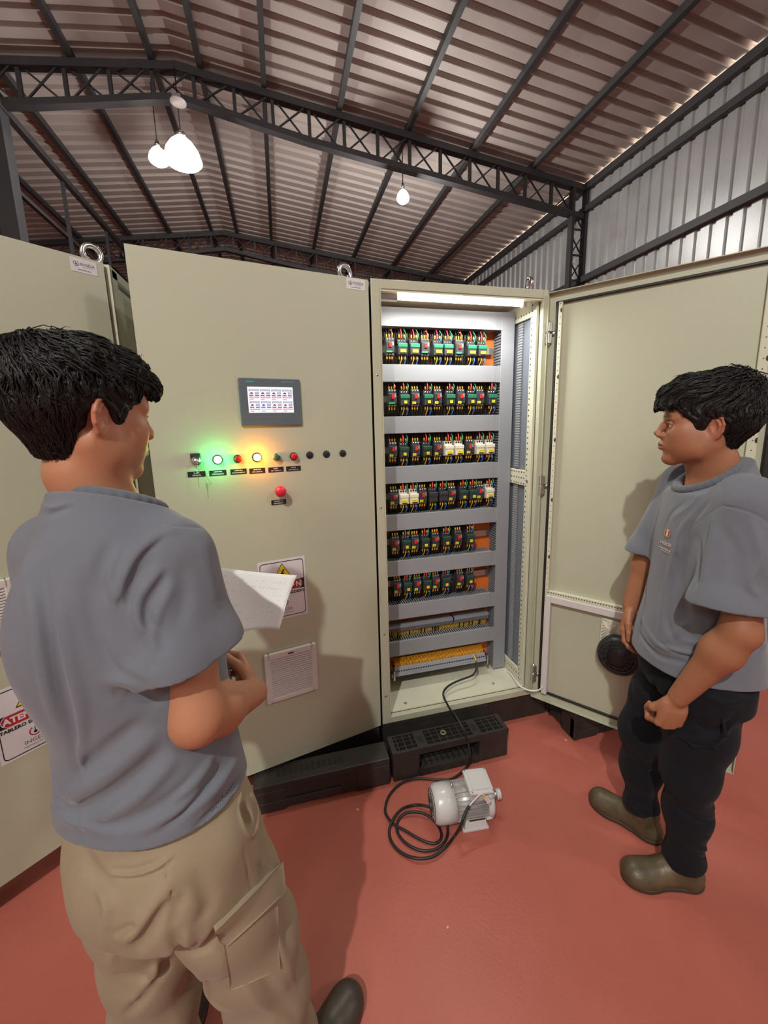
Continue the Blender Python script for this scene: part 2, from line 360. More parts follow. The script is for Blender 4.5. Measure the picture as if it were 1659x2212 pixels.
def warning_sign(t,T,u0,u1,z0,z1,yo):
    w=u1-u0;h=z1-z0;cu=(u0+u1)/2
    m=MB(T); m.box((u0,yo-.0008,z0),(u1,yo,z1),STICK); o=m.build('warning_sign',t)
    y=yo-.0014
    def rr(uc,zc,a,b,r,n=6):
        P=[]
        for cx,cz,s in((a-r,b-r,0),(-a+r,b-r,1),(-a+r,-b+r,2),(a-r,-b+r,3)):
            for i in range(n+1):
                t_=math.pi/2*(s+i/n); P.append((uc+cx+r*math.cos(t_),zc+cz+r*math.sin(t_)))
        return P
    m=MB(T); A=rr(cu,z0+h/2,w*.46,h*.465,w*.07);B=rr(cu,z0+h/2,w*.448,h*.453,w*.06); n=len(A)
    m.add([(a,y,b) for a,b in A+B],[(i,(i+1)%n,n+(i+1)%n,n+i) for i in range(n)],SBLK); m.build('border_line',o)
    m=MB(T)
    tc=(cu,z0+h*.80)
    def tri(s,mt,dy):
        m.add([(tc[0]+s*math.cos(math.radians(a)),y-dy,tc[1]-s*.18+s*math.sin(math.radians(a))) for a in(90,210,330)],[(0,1,2)],mt)
    tri(w*.225,SBLK,0); tri(w*.195,SYEL,.0003)
    b=[(.02,.11),(-.045,.0),(-.005,.012),(-.03,-.075),(-.052,-.062),(-.032,-.125),(.012,-.08),(-.008,-.085),(.045,.035),(.003,.02),(.055,.11)]
    m.add([(tc[0]+p[0]*w*1.0,y-.0006,tc[1]-.012*w-.01+p[1]*w*1.0) for p in b],[(0,1,2,9,10),(2,3,7,8,9),(3,4,5,6,7)],SBLK)
    m.build('hazard_triangle',o)
    zc=z0+h*.555; hh=h*.082
    m=MB(T); m.add([(u0+w*.045,y,zc-hh),(u1-w*.045,y,zc-hh),(u1-w*.045,y,zc+hh),(u0+w*.045,y,zc+hh)],[(0,1,2,3)],SBLK)
    P=rr(cu,zc,w*.415,hh*1.0,hh*.99); m.add([(a,y-.0003,b) for a,b in P],[tuple(range(len(P)))],STICK)
    P=rr(cu,zc,w*.405,hh*.93,hh*.92); m.add([(a,y-.0006,b) for a,b in P],[tuple(range(len(P)))],SRED)
    m.text('ATENCIÓN',(cu,y-.0009,zc-h*.004),h*.115,STICK,bold=.0012,sx=.98); m.build('banner',o)
    m=MB(T); m.text('TABLERO ENERGIZADO',(cu,y,z0+h*.425),h*.062,SBLK,bold=.0006,sx=1.0)
    m.text('INGESA',(cu,y,z0+h*.155),h*.075,INKG); m.text('Ingeniería y Servicios',(cu,y,z0+h*.10),h*.032,INKG); m.build('lettering',o)
    m=MB(T); logo(m,(cu,y,z0+h*.275),h*.065,(1,0,0),SRED,blk=SBLK); m.build('emblem',o)
def filter_grille(t,T,u0,u1,z0,z1,yo):
    m=MB(T); d=.016; f=.024; n=18
    m.hexa([(u0,yo,z0),(u1,yo,z0),(u1,yo+.001,z0),(u0,yo+.001,z0),(u0,yo,z1),(u1,yo,z1),(u1,yo+.001,z1),(u0,yo+.001,z1)],WHITEP)
    m.rbox((u0,yo-d,z0),(u0+f,yo,z1),WHITEP,.004); m.rbox((u1-f,yo-d,z0),(u1,yo,z1),WHITEP,.004)
    m.rbox((u0+f*.5,yo-d,z0),(u1-f*.5,yo,z0+f*.9),WHITEP,.004); m.rbox((u0+f*.5,yo-d,z1-f*1.2),(u1-f*.5,yo,z1),WHITEP,.004)
    o=m.build('filter_grille',t)
    m=MB(T); h=(z1-f*1.2)-(z0+f*.9)
    for i in range(n):
        z=z0+f*.9+h*(i+.5)/n; q=h/n*.36
        m.hexa([(u0+f-.002,yo-d+.001,z-q),(u1-f+.002,yo-d+.001,z-q),(u1-f+.002,yo-.002,z-q+.004),(u0+f-.002,yo-.002,z-q+.004),(u0+f-.002,yo-d+.001,z+q*.6),(u1-f+.002,yo-d+.001,z+q*.6),(u1-f+.002,yo-.002,z+q*.6+.004),(u0+f-.002,yo-.002,z+q*.6+.004)],WHITEP)
    m.build('louvres',o)
    m=MB(T); m.box((u0+f,yo-.0015,z0+f),(u1-f,yo-.0005,z1-f),BLACKP); m.box(((u0+u1)/2-.012,yo-d-.0006,z1-f*.75),((u0+u1)/2+.012,yo-d,z1-f*.5),BLACKP); m.build('dark_filter',o)
def door_leaf(t,T,u0,u1,z0,z1):
    m=MB(T); m.box((u0,0,z0),(u1,.0025,z1),BEIGE)
    for a,b in(((u0,.0025,z0),(u0+.0025,.024,z1)),((u1-.0025,.0025,z0),(u1,.024,z1)),((u0,.0025,z0),(u1,.024,z0+.0025)),((u0,.0025,z1-.0025),(u1,.024,z1))): m.box(a,b,BEIGE)
    m.box((u0,.024,z0),(u0+.02,.0262,z1),BEIGE);m.box((u1-.02,.024,z0),(u1,.0262,z1),BEIGE);m.box((u0,.024,z0),(u1,.0262,z0+.02),BEIGE);m.box((u0,.024,z1-.02),(u1,.0262,z1),BEIGE)
    return m.build('door',t)
# ---- middle cabinet with its control door slightly ajar
mid=thing('control_cabinet','beige control cabinet with touch panel and lit push buttons, door slightly ajar','electrical cabinet',(-.02,1.95,ZB),'electrical cabinets')
m=shell(mid,-.425,.378,1.735,2.30); m.build('body',mid)
a=math.radians(12.2); TM=frame((.38,1.700,0),(math.cos(a),math.sin(a),0),(-math.sin(a),math.cos(a),0))
door_leaf(mid,TM,-.829,-.004,.145,2.144)
m=MB(TM); 
for z in(2.0,1.35,.65): m.box((-.30,.03,z),(-.02,.06,z+.02),ZINC)
m.build('door_stiffener',mid)
eyebolt(mid,.30,1.80,-62); eyebolt(mid,-.35,1.80,-70)
brand_sticker(mid,TM,-.097,-.018,2.101,2.140,0)
warning_sign(mid,TM,-.515,-.327,.804,1.057,0)
filter_grille(mid,TM,-.520,-.305,.450,.670,0)
# touch panel
hm=mat('hmi_bezel',(.10,.125,.15),.42)
m=MB(TM); m.rbox((-.529,-.010,1.582),(-.306,0,1.753),hm,.0035); tp=m.build('touch_panel',mid,label='dark blue-grey touch panel with lit screen')
m=MB(TM); y=-.0106
m.text('SIEMENS',(-.489,y,1.740),.0078,mat('teal_print',(.10,.42,.42),.5),bold=.0003); m.build('bezel_lettering',tp); m=MB(TM)
m.text('SIMATIC HMI',(-.352,y,1.741),.0085,mat('grey_print',(.30,.33,.36),.5)); m.build('bezel_lettering',tp); m=MB(TM)
for i in range(8): m.text('F%d'%(i+1),(-.49+.0195*i,y,1.617),.004,MATS['grey_print'])
m.build('key_marks',tp)
def scr(n,c,s=1.0): return mat('screen_'+n,tuple(v*.3 for v in c),.25,emit=c,es=s)
sw=scr('white',(.88,.90,.95),1.0); sg=scr('grey',(.30,.31,.42),1); sl=scr('light_grey',(.52,.50,.60),1); sr=scr('red',(.85,.20,.20),1); sd=scr('slate',(.16,.17,.27),1); sm_=scr('maroon',(.20,.02,.06),1); sb=scr('blue',(.05,.05,.45),1)
m=MB(TM); U0,U1,Z0,Z1=-.500,-.336,1.630,1.7222; y=-.0108
m.box((U0,y,Z0),(U1,y+.0006,Z1),sw)
def q(u0,z0,u1,z1,mt,k=1): m.add([(u0,y-.0002*k,z0),(u1,y-.0002*k,z0),(u1,y-.0002*k,z1),(u0,y-.0002*k,z1)],[(0,1,2,3)],mt)
m.text('CONTROL TEMPERATURA  TABLERO 1',((U0+U1)/2,y-.0003,Z1-.0035),.0034,sg)
for r in range(2):
    for c in range(4):
        u=U0+.0045+c*.0400; z=Z1-.0075-r*.0425; w=.0355
        q(u,z-.0085,u+w,z,sl); q(u,z-.0085,u+w*.12,z-.002,sg,2); q(u+w*.88,z-.0085,u+w,z-.002,sg,2); m.text('MOTOR %d'%(r*4+c+1),(u+w/2,y-.0005,z-.0042),.0038,sd)
        mc=sb if (r==1 and c==1) else sm_; uc=u+w*.25; zc=z-.0155
        q(uc-.0055,zc-.002,uc+.0055,zc+.0015,mc,2); m.add([(uc-.004,y-.0005,zc+.0015),(uc+.004,y-.0005,zc+.0015),(uc+.0012,y-.0005,zc+.0042),(uc-.0012,y-.0005,zc+.0042)],[(0,1,2,3)],mc)
        q(u+w*.58,z-.0185,u+w,z-.0105,sg); m.text('AUTO',(u+w*.79,y-.0005,z-.0145),.0036,sw)
        q(u,z-.0255,u+w*.43,z-.0205,sd); q(u+w*.57,z-.0255,u+w,z-.0205,sd)
        q(u,z-.0325,u+w,z-.0275,sl if (r==1 and c==1) else sr); m.text('FUERA DE SERVICIO',(u+w/2,y-.0005,z-.030),.0030,sw)
        q(u,z-.0395,u+w*.43,z-.0345,sl); m.text('0.0 A',(u+w*.22,y-.0005,z-.037),.003,sd)
m.build('lit_display',tp)
# push buttons and lamps
PLUG=mat('plug_black',(.014,.015,.018),.45)
def button(u,z,kind,part,lab=None):
    m=MB(TM); c=(u,0,z); ax=(0,-1,0)
    if kind=='plug': m.lathe(c,ax,[(0,.0145),(.003,.0145),(.0045,.0125)],PLUG,24); return m.build(part,mid)
    ring=STEEL if kind in('green_btn',) else BLACKP
    if kind=='pilot_green' or kind=='pilot_amber':
        gc=(.02,1,.25) if kind=='pilot_green' else (1,.27,.0)
        lens=mat(kind,(.5,.5,.5),.3,emit=((.35,1,.55) if kind=='pilot_green' else (1,.72,.22)),es=6)
        m.lathe(c,ax,[(0,.0165),(.006,.0165),(.008,.0145)],BLACKP); o=m.build(part,mid,label=lab)
        m=MB(TM); m.lathe(c,ax,[(.008,.0135),(.016,.0132),(.022,.0095),(.024,.002)],lens); m.build('lens',o)
        p=TM@Vector((u,-.035,z)); l=light(kind+'_glow','POINT',p,.62 if kind=='pilot_green' else .95,gc,.012); par(l,o)
        return o
    m.lathe(c,ax,[(0,.0150),(.007,.0150),(.008,.0130)],ring); o=m.build(part,mid,label=lab)
    cc={'red':(.40,.012,.01),'red2':(.55,.005,.008),'green_btn':(.02,.10,.055)}[kind]
    m=MB(TM); m.lathe(c,ax,[(.008,.0122),(.018,.0118),(.020,.0095),(.0205,.001)],mat('cap_'+kind,cc,.3)); m.build('cap',o); return o
button(-.621,1.466,'pilot_green','pilot_light','lit green pilot light')
button(-.553,1.465,'red','pilot_light','unlit red pilot light')
button(-.484,1.467,'pilot_amber','pilot_light','lit amber pilot light')
button(-.412,1.464,'green_btn','push_button','green push button in a bright ring')
button(-.346,1.464,'red2','pilot_light','glossy red pilot light')
for u in(-.281,-.212,-.142): button(u,1.465,'plug','blanking_plug')
m=MB(TM); m.rbox((-.7085,-.006,1.462),(-.6755,0,1.492),BLACKP,.003); m.lathe((-.691,0,1.465),(0,-1,0),[(0,.017),(.012,.017),(.016,.014),(.018,.014)],STEEL); m.box((-.6925,-.0186,1.459),(-.6895,-.018,1.471),BLACK)
m.build('key_switch',mid,label='chrome key switch on black plate')
m=MB(TM); m.lathe((-.412,0,1.335),(0,-1,0),[(0,.0145),(.012,.013),(.026,.0125)],BLACKP); es_=m.build('emergency_stop',mid,label='red mushroom emergency stop')
m=MB(TM); m.lathe((-.412,0,1.335),(0,-1,0),[(.026,.012),(.028,.0205),(.038,.0215),(.045,.018),(.048,.004)],mat('mushroom_red',(.72,.025,.05),.35),32); m.build('mushroom_head',es_)
PLB=mat('engraved_plate_black',(.016,.014,.018),.4); PLT=mat('engraved_text',(.6,.6,.6),.5)
for u,z,l1,l2 in((-.694,1.419,'LLAVE','GENERAL'),(-.624,1.4185,'LÁMPARA','ENERGIZADO'),(-.553,1.4185,'LÁMPARA','FUNCIONAMIENTO'),(-.486,1.417,'MARCHA','SOFT_START_01'),(-.417,1.4165,'RESET','SOFT_START_01'),(-.349,1.416,'FALLA','SOFT_START_01'),(-.415,1.289,'PARADA DE','EMERGENCIA')):
    m=MB(TM); m.box((u-.0285,-.0016,z-.0095),(u+.0285,0,z+.0095),PLB); o=m.build('name_plate',mid)
    m=MB(TM); m.text(l1,(u,-.002,z+.0038),.0066,PLT,bold=.0001); m.text(l2,(u,-.002,z-.0045),.0066 if len(l2)<12 else .0052,PLT,bold=.0001); m.build('lettering',o)
# keys hanging from the key switch
m=MB(TM); m.rbox((-.6935,-.034,1.4615),(-.6885,-.019,1.4685),STEEL,.001); m.rbox((-.6925,-.046,1.448),(-.6895,-.034,1.474),STEEL,.001); m.torus((-.691,-.044,1.440),(.9,.4,0),.0105,.0008,STEEL,20,6)
m.rbox((-.6925,-.046,1.404),(-.6905,-.036,1.428),STEEL,.001); m.rbox((-.6922,-.0425,1.376),(-.6908,-.0395,1.406),STEEL,.0005)
m.build('key_bunch',label='small bright keys hanging from the key switch of the middle cabinet',cat='keys')
# ---- left cabinet, door open
lc=thing('electrical_cabinet','beige cabinet at the left edge, its door with grille swung open toward the viewer','electrical cabinet',(-.95,2.0,ZB),'electrical cabinets')
m=shell(lc,-1.36,-.545,1.735,2.30)
m.box((-.545,1.75,2.115),(-.5425,2.29,2.140),BEIGE); m.box((-.545,1.745,.17),(-.5425,1.795,2.14),BEIGE); m.box((-.545,1.80,2.093),(-.5435,2.29,2.108),BLACKP)
m.build('body',lc)
a=math.radians(40); TL=frame((-.557,1.72,0),(math.cos(a),math.sin(a),0),(-math.sin(a),math.cos(a),0))
door_leaf(lc,TL,-.80,0,.122,2.150)
eyebolt(lc,-.612,1.79,-52); eyebolt(lc,-1.28,1.79,-52)
brand_sticker(lc,TL,-.098,-.022,2.100,2.143,0)
warning_sign(lc,TL,-.494,-.306,.526,.779,0)
filter_grille(lc,TL,-.600,-.385,.912,1.132,0)
m=MB(TL)
for z in(1.95,1.1,.3): m.box((-.02,.027,z),(.012,.045,z+.06),ZINC)
m.build('hinge',lc)
# ---- open cabinet
oc=thing('power_cabinet','open beige cabinet full of wiring ducts and contactors with a lit tube inside','electrical cabinet',(.79,1.95,ZB),'electrical cabinets')
X0,X1,YC=.385,1.197,1.700
m=MB(); e=.0025
m.box((X0,2.18,ZB),(X1,2.183,ZT),BEIGE_IN); m.box((X0,YC,ZT-.003),(X1,2.18,ZT),BEIGE)
m.box((X0,YC,ZB),(X1,2.18,ZB+.003),BEIGE); m.box((X0,YC,ZB),(X0+e,2.18,ZT),BEIGE); m.box((X1-e,YC,ZB),(X1,2.18,ZT),BEIGE)
m.build('body',oc)
m=MB()   # front flange
m.rbox((X0,YC-.004,ZB),(.4225,YC+.022,ZT),BEIGE,.002); m.rbox((1.1735,YC-.004,ZB),(X1,YC+.022,ZT),BEIGE,.002)
m.rbox((.4225,YC-.004,2.114),(1.1735,YC+.022,ZT),BEIGE,.002); m.rbox((.4225,YC-.004,ZB),(1.1735,YC+.022,.182),BEIGE,.002)
m.box((.4225,YC-.010,ZB+.03),(.4245,YC+.03,2.114),BEIGE_IN); m.box((.4225,YC+.000,2.106),(1.1735,YC+.03,2.114),BEIGE_IN)
m.build('front_frame',oc)
m=MB()
for x,z in((.403,.62),(.403,.30),(.403,1.22),(.403,1.78)): m.lathe((x,YC-.004,z),(0,-1,0),[(0,.005),(.002,.005),(.003,.003)],ZINC,12)
m.build('rivet',oc)
m=MB(); m.box((.4245,YC+.022,.184),(1.172,2.18,.190),BEIGE_IN); m.box((.4245,YC+.022,2.128),(1.172,2.18,2.132),BEIGE_IN)
m.box((.40,YC+.022,.19),(.424,2.18,2.128),BEIGE_IN)
for x,y in((.52,1.76),(1.02,1.78)): m.torus((x,y,.1925),(0,0,1),.006,.0012,STEELD,14,5)
m.build('inner_floor_and_roof',oc)
# perforated side frame
PERF=mat('perforation_black',(.02,.02,.018),.6)
m=MB(); sx=1.158
m.rbox((sx,1.724,.19),(1.172,1.768,2.128),BEIGE_IN,.002); m.rbox((sx,1.768,2.052),(1.172,2.0,2.128),BEIGE_IN,.002); m.rbox((sx,1.768,1.262),(1.172,2.0,1.338),BEIGE_IN,.002); m.rbox((sx,1.768,.19),(1.172,2.0,.262),BEIGE_IN,.002)
sf=m.build('side_frame',oc)
m=MB()
def hole(y,z,r=.0042): 
    m.add([(sx-.0006,y+r*math.cos(2*math.pi*i/8),z+r*math.sin(2*math.pi*i/8)) for i in range(8)],[tuple(range(8))],PERF)
z=.215
while z<2.11: hole(1.756,z); z+=.0262
for z0 in(1.272,1.300,1.328):
    y=1.775
    while y<1.95: hole(y,z0); y+=.022
for z0 in(2.075,.235):
    y=1.78
    while y<1.95: hole(y,z0); y+=.022
m.build('perforations',sf)
for z in(2.085,2.110,.225,1.290): m=MB(); m.lathe((sx,1.745,z),(-1,0,0),[(0,.008),(.003,.008),(.004,.004)],STEEL,12); m.build('screw',sf)
m=MB(); m.box((1.1745,1.768,.262),(1.1775,2.0,1.262),mat('side_recess_blue_grey',(.15,.17,.20),.5)); m.box((1.1745,1.768,1.338),(1.1775,2.0,2.052),MATS['side_recess_blue_grey']); m.build('side_liner',oc)
for z0,z1 in((.27,1.255),(1.345,2.045)):
    m=MB(); m.box((1.1665,1.846,z0),(1.1735,1.876,z1),GREYP)
    z=z0+.006
    while z<z1: m.box((1.1635,1.840,z),(1.167,1.878,z+.006),GREYP); z+=.0125
    m.build('slotted_side_duct',oc)
# mounting plate
m=MB(); m.box((.43,1.975,.24),(1.163,1.979,2.118),ORANGE); m.box((1.160,1.955,.24),(1.163,1.979,2.118),ORANGE); m.build('mounting_plate',oc)
# tube lamp
m=MB(); m.tube([(.507,1.742,2.097),(1.092,1.742,2.097)],.0095,LEDM,12); tl=m.build('tube_lamp',oc,label='glowing white tube lamp')
m=MB(); m.rbox((.425,1.729,2.083),(.507,1.755,2.108),ALU,.003); m.rbox((1.092,1.729,2.083),(1.112,1.755,2.108),WHITEP,.003); m.rbox((.507,1.733,2.107),(1.092,1.751,2.127),WHITEP,.002); m.build('tube_holder',tl)
l=light('tube_light','AREA',(.80,1.742,2.080),7,(1,.99,.93),.5,target=(.80,1.80,0)); l.data.shape='RECTANGLE'; l.data.size=.58; l.data.size_y=.03; par(l,tl)
m=MB(); m.tube(spline([(.427,1.727,2.09),(.428,1.725,2.06),(.432,1.726,2.03),(.428,1.727,1.98)],6),.0028,BLACK,6); m.rbox((.424,1.722,1.990),(.432,1.732,2.012),BLACKP,.001); m.build('lamp_switch_wire',oc)
# ducts
YD=1.892
def duct_h(px0,py0,px1,py1,lab,x0=.432,x1=1.055,top=True):
    """cover from pixel rows at the left side (top,bottom) and right side"""
    zt=(PYl(px0[0],px0[1],YD)[2]+PYl(px1[0],px1[1],YD)[2])/2; zb=(PYl(py0[0],py0[1],YD)[2]+PYl(py1[0],py1[1],YD)[2])/2
    t=thing('cable_duct',lab,'cable duct',((x0+x1)/2,YD+.04,zb),'grey cable ducts in the open cabinet')
    m=MB(); m.rbox((x0,YD,zb),(x1,YD+.004,zt),GREYP,.0015); m.box((x0,YD+.002,zt-.002),(x1,YD+.010,zt),GREYP); m.box((x0,YD+.002,zb),(x1,YD+.010,zb+.002),GREYP); m.build('cover',t)
    m=MB(); x=x0+.002
    while x<x1-.008:
        m.box((x,YD+.006,zt-.0030),(x+.0064,1.973,zt-.0008),GREYP); m.box((x,YD+.006,zb+.0008),(x+.0064,1.973,zb+.0030),GREYP); x+=.0125
    m.box((x0,1.971,zb),(x1,1.974,zt),GREYD); m.build('slotted_body',t)
    m=MB(); m.box((x0+.002,YD+.012,zb+.006),(x1-.002,1.970,zt-.007),WK); m.build('wire_shade_fill',t,kind='stuff')  # solid black box for the wires, added to darken the slots like shade
    return zt,zb
cA=lambda x,y:(800+x/3.858,600+y/3.858); cB=lambda x,y:(800+x/3.858,1080+y/3.858)
H=[]
for (a,b,c_,d),n in zip([(cA(107,232),cA(95,395),cA(1105,292),cA(1095,440)),(cA(105,722),cA(106,865),cA(1085,732),cA(1085,872)),(cA(113,1158),cA(120,1300),cA(1080,1140),cA(1070,1275)),
    (cA(125,1578),cA(130,1718),cA(1062,1535),cA(1055,1668)),(cB(135,132),cB(140,262),cB(1050,60),cB(1048,185)),(cB(145,515),cB(150,640),cB(1043,425),cB(1037,545)),
    (cB(150,885),cB(155,1008),cB(1032,770),cB(1028,885)),(cB(160,1195),cB(170,1310),cB(1022,1055),cB(1022,1172))],
    ['topmost horizontal grey duct cover with the tube lamp glare on it','second horizontal grey duct from the top, under the first device row','third horizontal grey duct from the top','fourth horizontal grey duct from the top','fifth horizontal grey duct from the top','sixth horizontal grey duct from the top, under the first shorter device row','seventh horizontal grey duct from the top, above the long flat terminal strip','lowest horizontal grey duct, above the tilted terminal strip']):
    H.append(duct_h(a,b,c_,d,n))
vd=thing('cable_duct','wide vertical grey duct down the right side of the open cabinet','cable duct',(1.1,YD+.03,.2),'grey cable ducts in the open cabinet')
m=MB(); m.rbox((1.0805,YD-.001,.198),(1.152,YD+.005,2.104),GREYP,.0015); m.build('cover',vd)
m=MB(); z=.205
while z<2.10: m.box((1.0835,YD+.004,z),(1.086,1.973,z+.008),GREYD); m.box((1.147,YD+.004,z),(1.150,1.973,z+.008),GREYD); z+=.0135
m.box((1.083,1.971,.2),(1.150,1.974,2.1),GREYD); m.build('slotted_body',vd)
# the top duct cover spans to the right duct
for zt,zb in H:
    m=MB(); m.box((1.055,YD+.0008,zb),(1.0805,YD+.003,zt),GREYP); m.build('duct_joint_strip',vd)
# ---- devices: local frame, x width, y depth (front at -y), z up; origin at rail level centre
def W_(path,mt,r=.0014): m=MB(); m.tube(spline(path,4),r,mt,5); return m
def dev_breaker(name,green=True):
    t=bpy.data.objects.new(name,None); COL.objects.link(t)
    m=MB(); m.rbox((-.0205,-.050,-.038),(.0205,.003,.042),DGREY,.0025); m.rbox((-.0195,-.060,-.026),(.0195,-.045,.024),DGREY,.0025)
    for k in(-1,0,1): m.lathe((k*.0125,-.0502,.034),(0,-1,0),[(0,.0042),(.0006,.0042)],ZINC,8); m.lathe((k*.0125,-.0502,-.032),(0,-1,0),[(0,.0042),(.0006,.0042)],ZINC,8)
    m.build('body',t)
    m=MB(); m.rbox((-.0065,-.0655,-.003),(.0065,-.058,.017),REDB,.0015); m.build('red_push_button',t)
    m=MB(); m.box((.0085,-.0606,.004),(.0165,-.060,.020),MATS['light_face']); m.build('dial_face',t)
    if green:
        m=MB(); m.box((-.019,-.0606,-.025),(.009,-.060,-.0185),MATS['green_strip']); m.build('green_strip',t)
    else:
        m=MB(); m.box((-.019,-.0612,-.0265),(-.001,-.060,-.0155),YEL); m.text('GM1',(-.010,-.0616,-.021),.007,INK); m.build('yellow_label',t)
    return t
mat('light_face',(.22,.23,.25),.5); mat('green_strip',(.03,.40,.16),.5)
def ferr(t,top=True,bot=True):
    for k in(-1,0,1):
        if top:
            m=MB(); m.tube([(k*.0125,-.040,.041),(k*.0125,-.040,.057)],.0036,YELF,6); m.tube([(k*.0125,-.040,.057),(k*.0125+.001,-.028,.085)],.0016,WK,5); m.build('wire_ferrule',t)
        if bot:
            m=MB(); m.tube([(k*.0125,-.040,-.038),(k*.0125,-.040,-.053)],.0036,YELF,6); m.tube([(k*.0125,-.040,-.053),(k*.0125,-.028,-.075)],.0016,WK,5); m.build('wire_ferrule',t)
def wires(t,kind):
    if kind=='c':
        W_([(-.006,-.048,.036),(-.005,-.052,.060),(-.004,-.03,.088)],WR,.0030).build('red_wire',t)
        W_([(.013,-.048,.030),(.017,-.052,.058),(.012,-.03,.086)],WG,.0018).build('green_wire',t)
        W_([(.016,-.044,.040),(.014,-.048,.048),(.016,-.044,.030)],WB,.0028).build('blue_wire',t)
        W_([(-.004,-.044,-.036),(-.006,-.050,-.055),(-.010,-.034,-.080)],WY,.0019).build('yellow_wire',t)
        W_([(.014,-.044,-.036),(.015,-.050,-.055),(.010,-.034,-.080)],WB,.0024).build('blue_wire',t)
    else:
        W_([(.008,-.048,.038),(.010,-.052,.058),(.012,-.03,.086)],WR,.0022).build('red_wire',t)
        W_([(.009,-.047,.038),(.014,-.052,.058),(.006,-.03,.080)],WY,.0014).build('yellow_wire',t)
def dev_contactor(name,body=DGREY,cover=None,wide=True,label=True,plain=False):
    cover=cover or GREENL
    t=bpy.data.objects.new(name,None); COL.objects.link(t); w=.0222
    m=MB(); m.rbox((-w,-.040,-.036),(w,.003,.038),body,.0025); m.rbox((-w,-.058,-.034),(w,-.036,.016),body,.003)
    for k in(-1,0,1): m.lathe((k*.0125,-.0402,.029),(0,-1,0),[(0,.0045),(.0006,.0045)],BLACK if body is CREAMP else ZINC,8)
    m.build('body',t)
    if not plain:
        m=MB(); m.rbox((-w-.0005,-.061,-.002),(w+.0005,-.050,.017),cover,.003); m.build('front_cover',t)
    m=MB(); m.box((-.011,-.0605,-.030),(.015,-.0578,-.0265),BLACK); m.build('slot',t)
    if label:
        m=MB(); a=.0135 if wide else .007; m.box((.001-a,-.0622,-.024),(.001+a,-.0610,-.011),YEL); m.box((.001-a,-.0612,-.024),(.001+a,-.057,-.011),YEL); m.text('KM 1' if wide else 'K1',(.001,-.0626,-.0175),.007,INK); m.build('yellow_label',t)
    return t
P={}
P['Bg']=dev_breaker('motor_breaker',True); ferr(P['Bg']); wires(P['Bg'],'b')
P['By']=dev_breaker('motor_breaker',False); ferr(P['By'],True,True)
P['Cw']=dev_contactor('contactor'); ferr(P['Cw'],True,True); wires(P['Cw'],'c')
P['Cn']=dev_contactor('contactor',wide=False); ferr(P['Cn']); wires(P['Cn'],'c')
P['Cd']=dev_contactor('contactor',cover=mat('dark_green_cover',(.015,.055,.04),.4),wide=False); ferr(P['Cd']); wires(P['Cd'],'c')
P['W']=dev_contactor('contactor',body=CREAMP,cover=CREAMP,wide=True); ferr(P['W']); wires(P['W'],'c')
P['R']=dev_contactor('contactor',cover=DGREY,label=False); ferr(P['R']); wires(P['R'],'c')
used={}
rows=[ # (crop fn, y centre, [(x, kind)...], row name)
 (cA,582,['Bg165 575','Cw270','Cw372','Bg460','Cw568','Cw655','Bg745','Cw850','Cw938'],'top row'),
 (cA,1002,['Bg185','Cn290','By378','Cn487','By565','Cn672','By757','Cn850','By918','Cn1022'],'second row'),
 (cA,1430,['By190','Cd285','By382','Cd477','By565','W660','W745','By830','W920','W1003'],'third row'),
 (cA,1815,['By198','W283','W367','By440','R528','R613','By682','Cd782','Cd862','By915','W1000'],'fourth row'),
 (cB,345,['By212','Cd303','By375','Cd462','By545','Cd640','By735','Cd838'],'fifth row'),
 (cB,695,['By228','Cd315','By395','Cd477','By550','Cd635','By750','Cd835'],'sixth row')]
kn={'B':'breaker with red button','Cw':'contactor with green cover','Cn':'contactor with small yellow label','Cd':'contactor with dark green cover','W':'cream white contactor','R':'plain unlabelled contactor'}
YR=1.948
import re
for fn,yc,items,rn in rows:
    cnt={}
    tot={}
    L=[]
    for it in items:
        mm=re.match(r'([A-Za-z]+)(\d+)',it); L.append((mm.group(1),int(mm.group(2))))
    # a row is level: height from the row's middle
    zs=[PYl(*fn(x,yc+(0 if fn is cA and yc<1200 else -(x-520)*(.035 if fn is cA else .085))),YR-.06)[2] for k,x in L]; zr=sum(zs)/len(zs)
    for k,x in L:
        kk=('B' if k[0]=='B' else k); cnt[kk]=cnt.get(kk,0)+1
        xw=PYl(*fn(x,yc),YR-.055)[0]
        o=P[k] if k not in used else copy_tree(P[k]); used[k]=1
        o.location=(xw,YR,zr)
        nm=kn[kk]; c=ordn[cnt[kk]-1]
        dark='' if kk=='W' else 'black '
        tag(o,'%s%s, %s from left in %s'%(dark,nm,c,rn),'contactor' if kk!='B' else 'circuit breaker',group='devices in the '+rn+' of the open cabinet')
    xs_=[P_[0] for P_ in [PYl(*fn(x,yc),YR-.055) for k,x in L]]
    m=MB(); rg=random.Random(int(yc)); x=.436  # real wires, packed densely to stand in for shade on the plate
    while x<min(1.06,max(xs_)+.03):
        w1=rg.uniform(-.006,.006); m.tube([(x,YR+rg.uniform(-.004,.012),zr+.098),(x+w1,YR+rg.uniform(-.02,.0),zr+.05),(x,YR-.002,zr+.02)],.0034,WK,4,cap=False)
        m.tube([(x,YR+rg.uniform(-.004,.012),zr-.092),(x+w1,YR+rg.uniform(-.02,.0),zr-.045),(x,YR-.002,zr-.02)],.0034,WK,4,cap=False); x+=.0062
    m.build('wire_bundle',label='black wires, also standing in for shade, behind the devices of the '+rn,cat='wires',group='wire bundles in the open cabinet',kind='stuff')
    t=MB(); t.box((.44,YR+.004,zr-.016),(1.070,YR+.026,zr+.016),ZINC); t.build('mounting_rail',label='metal rail behind the devices of the '+rn,cat='rail',group='mounting rails in the open cabinet')
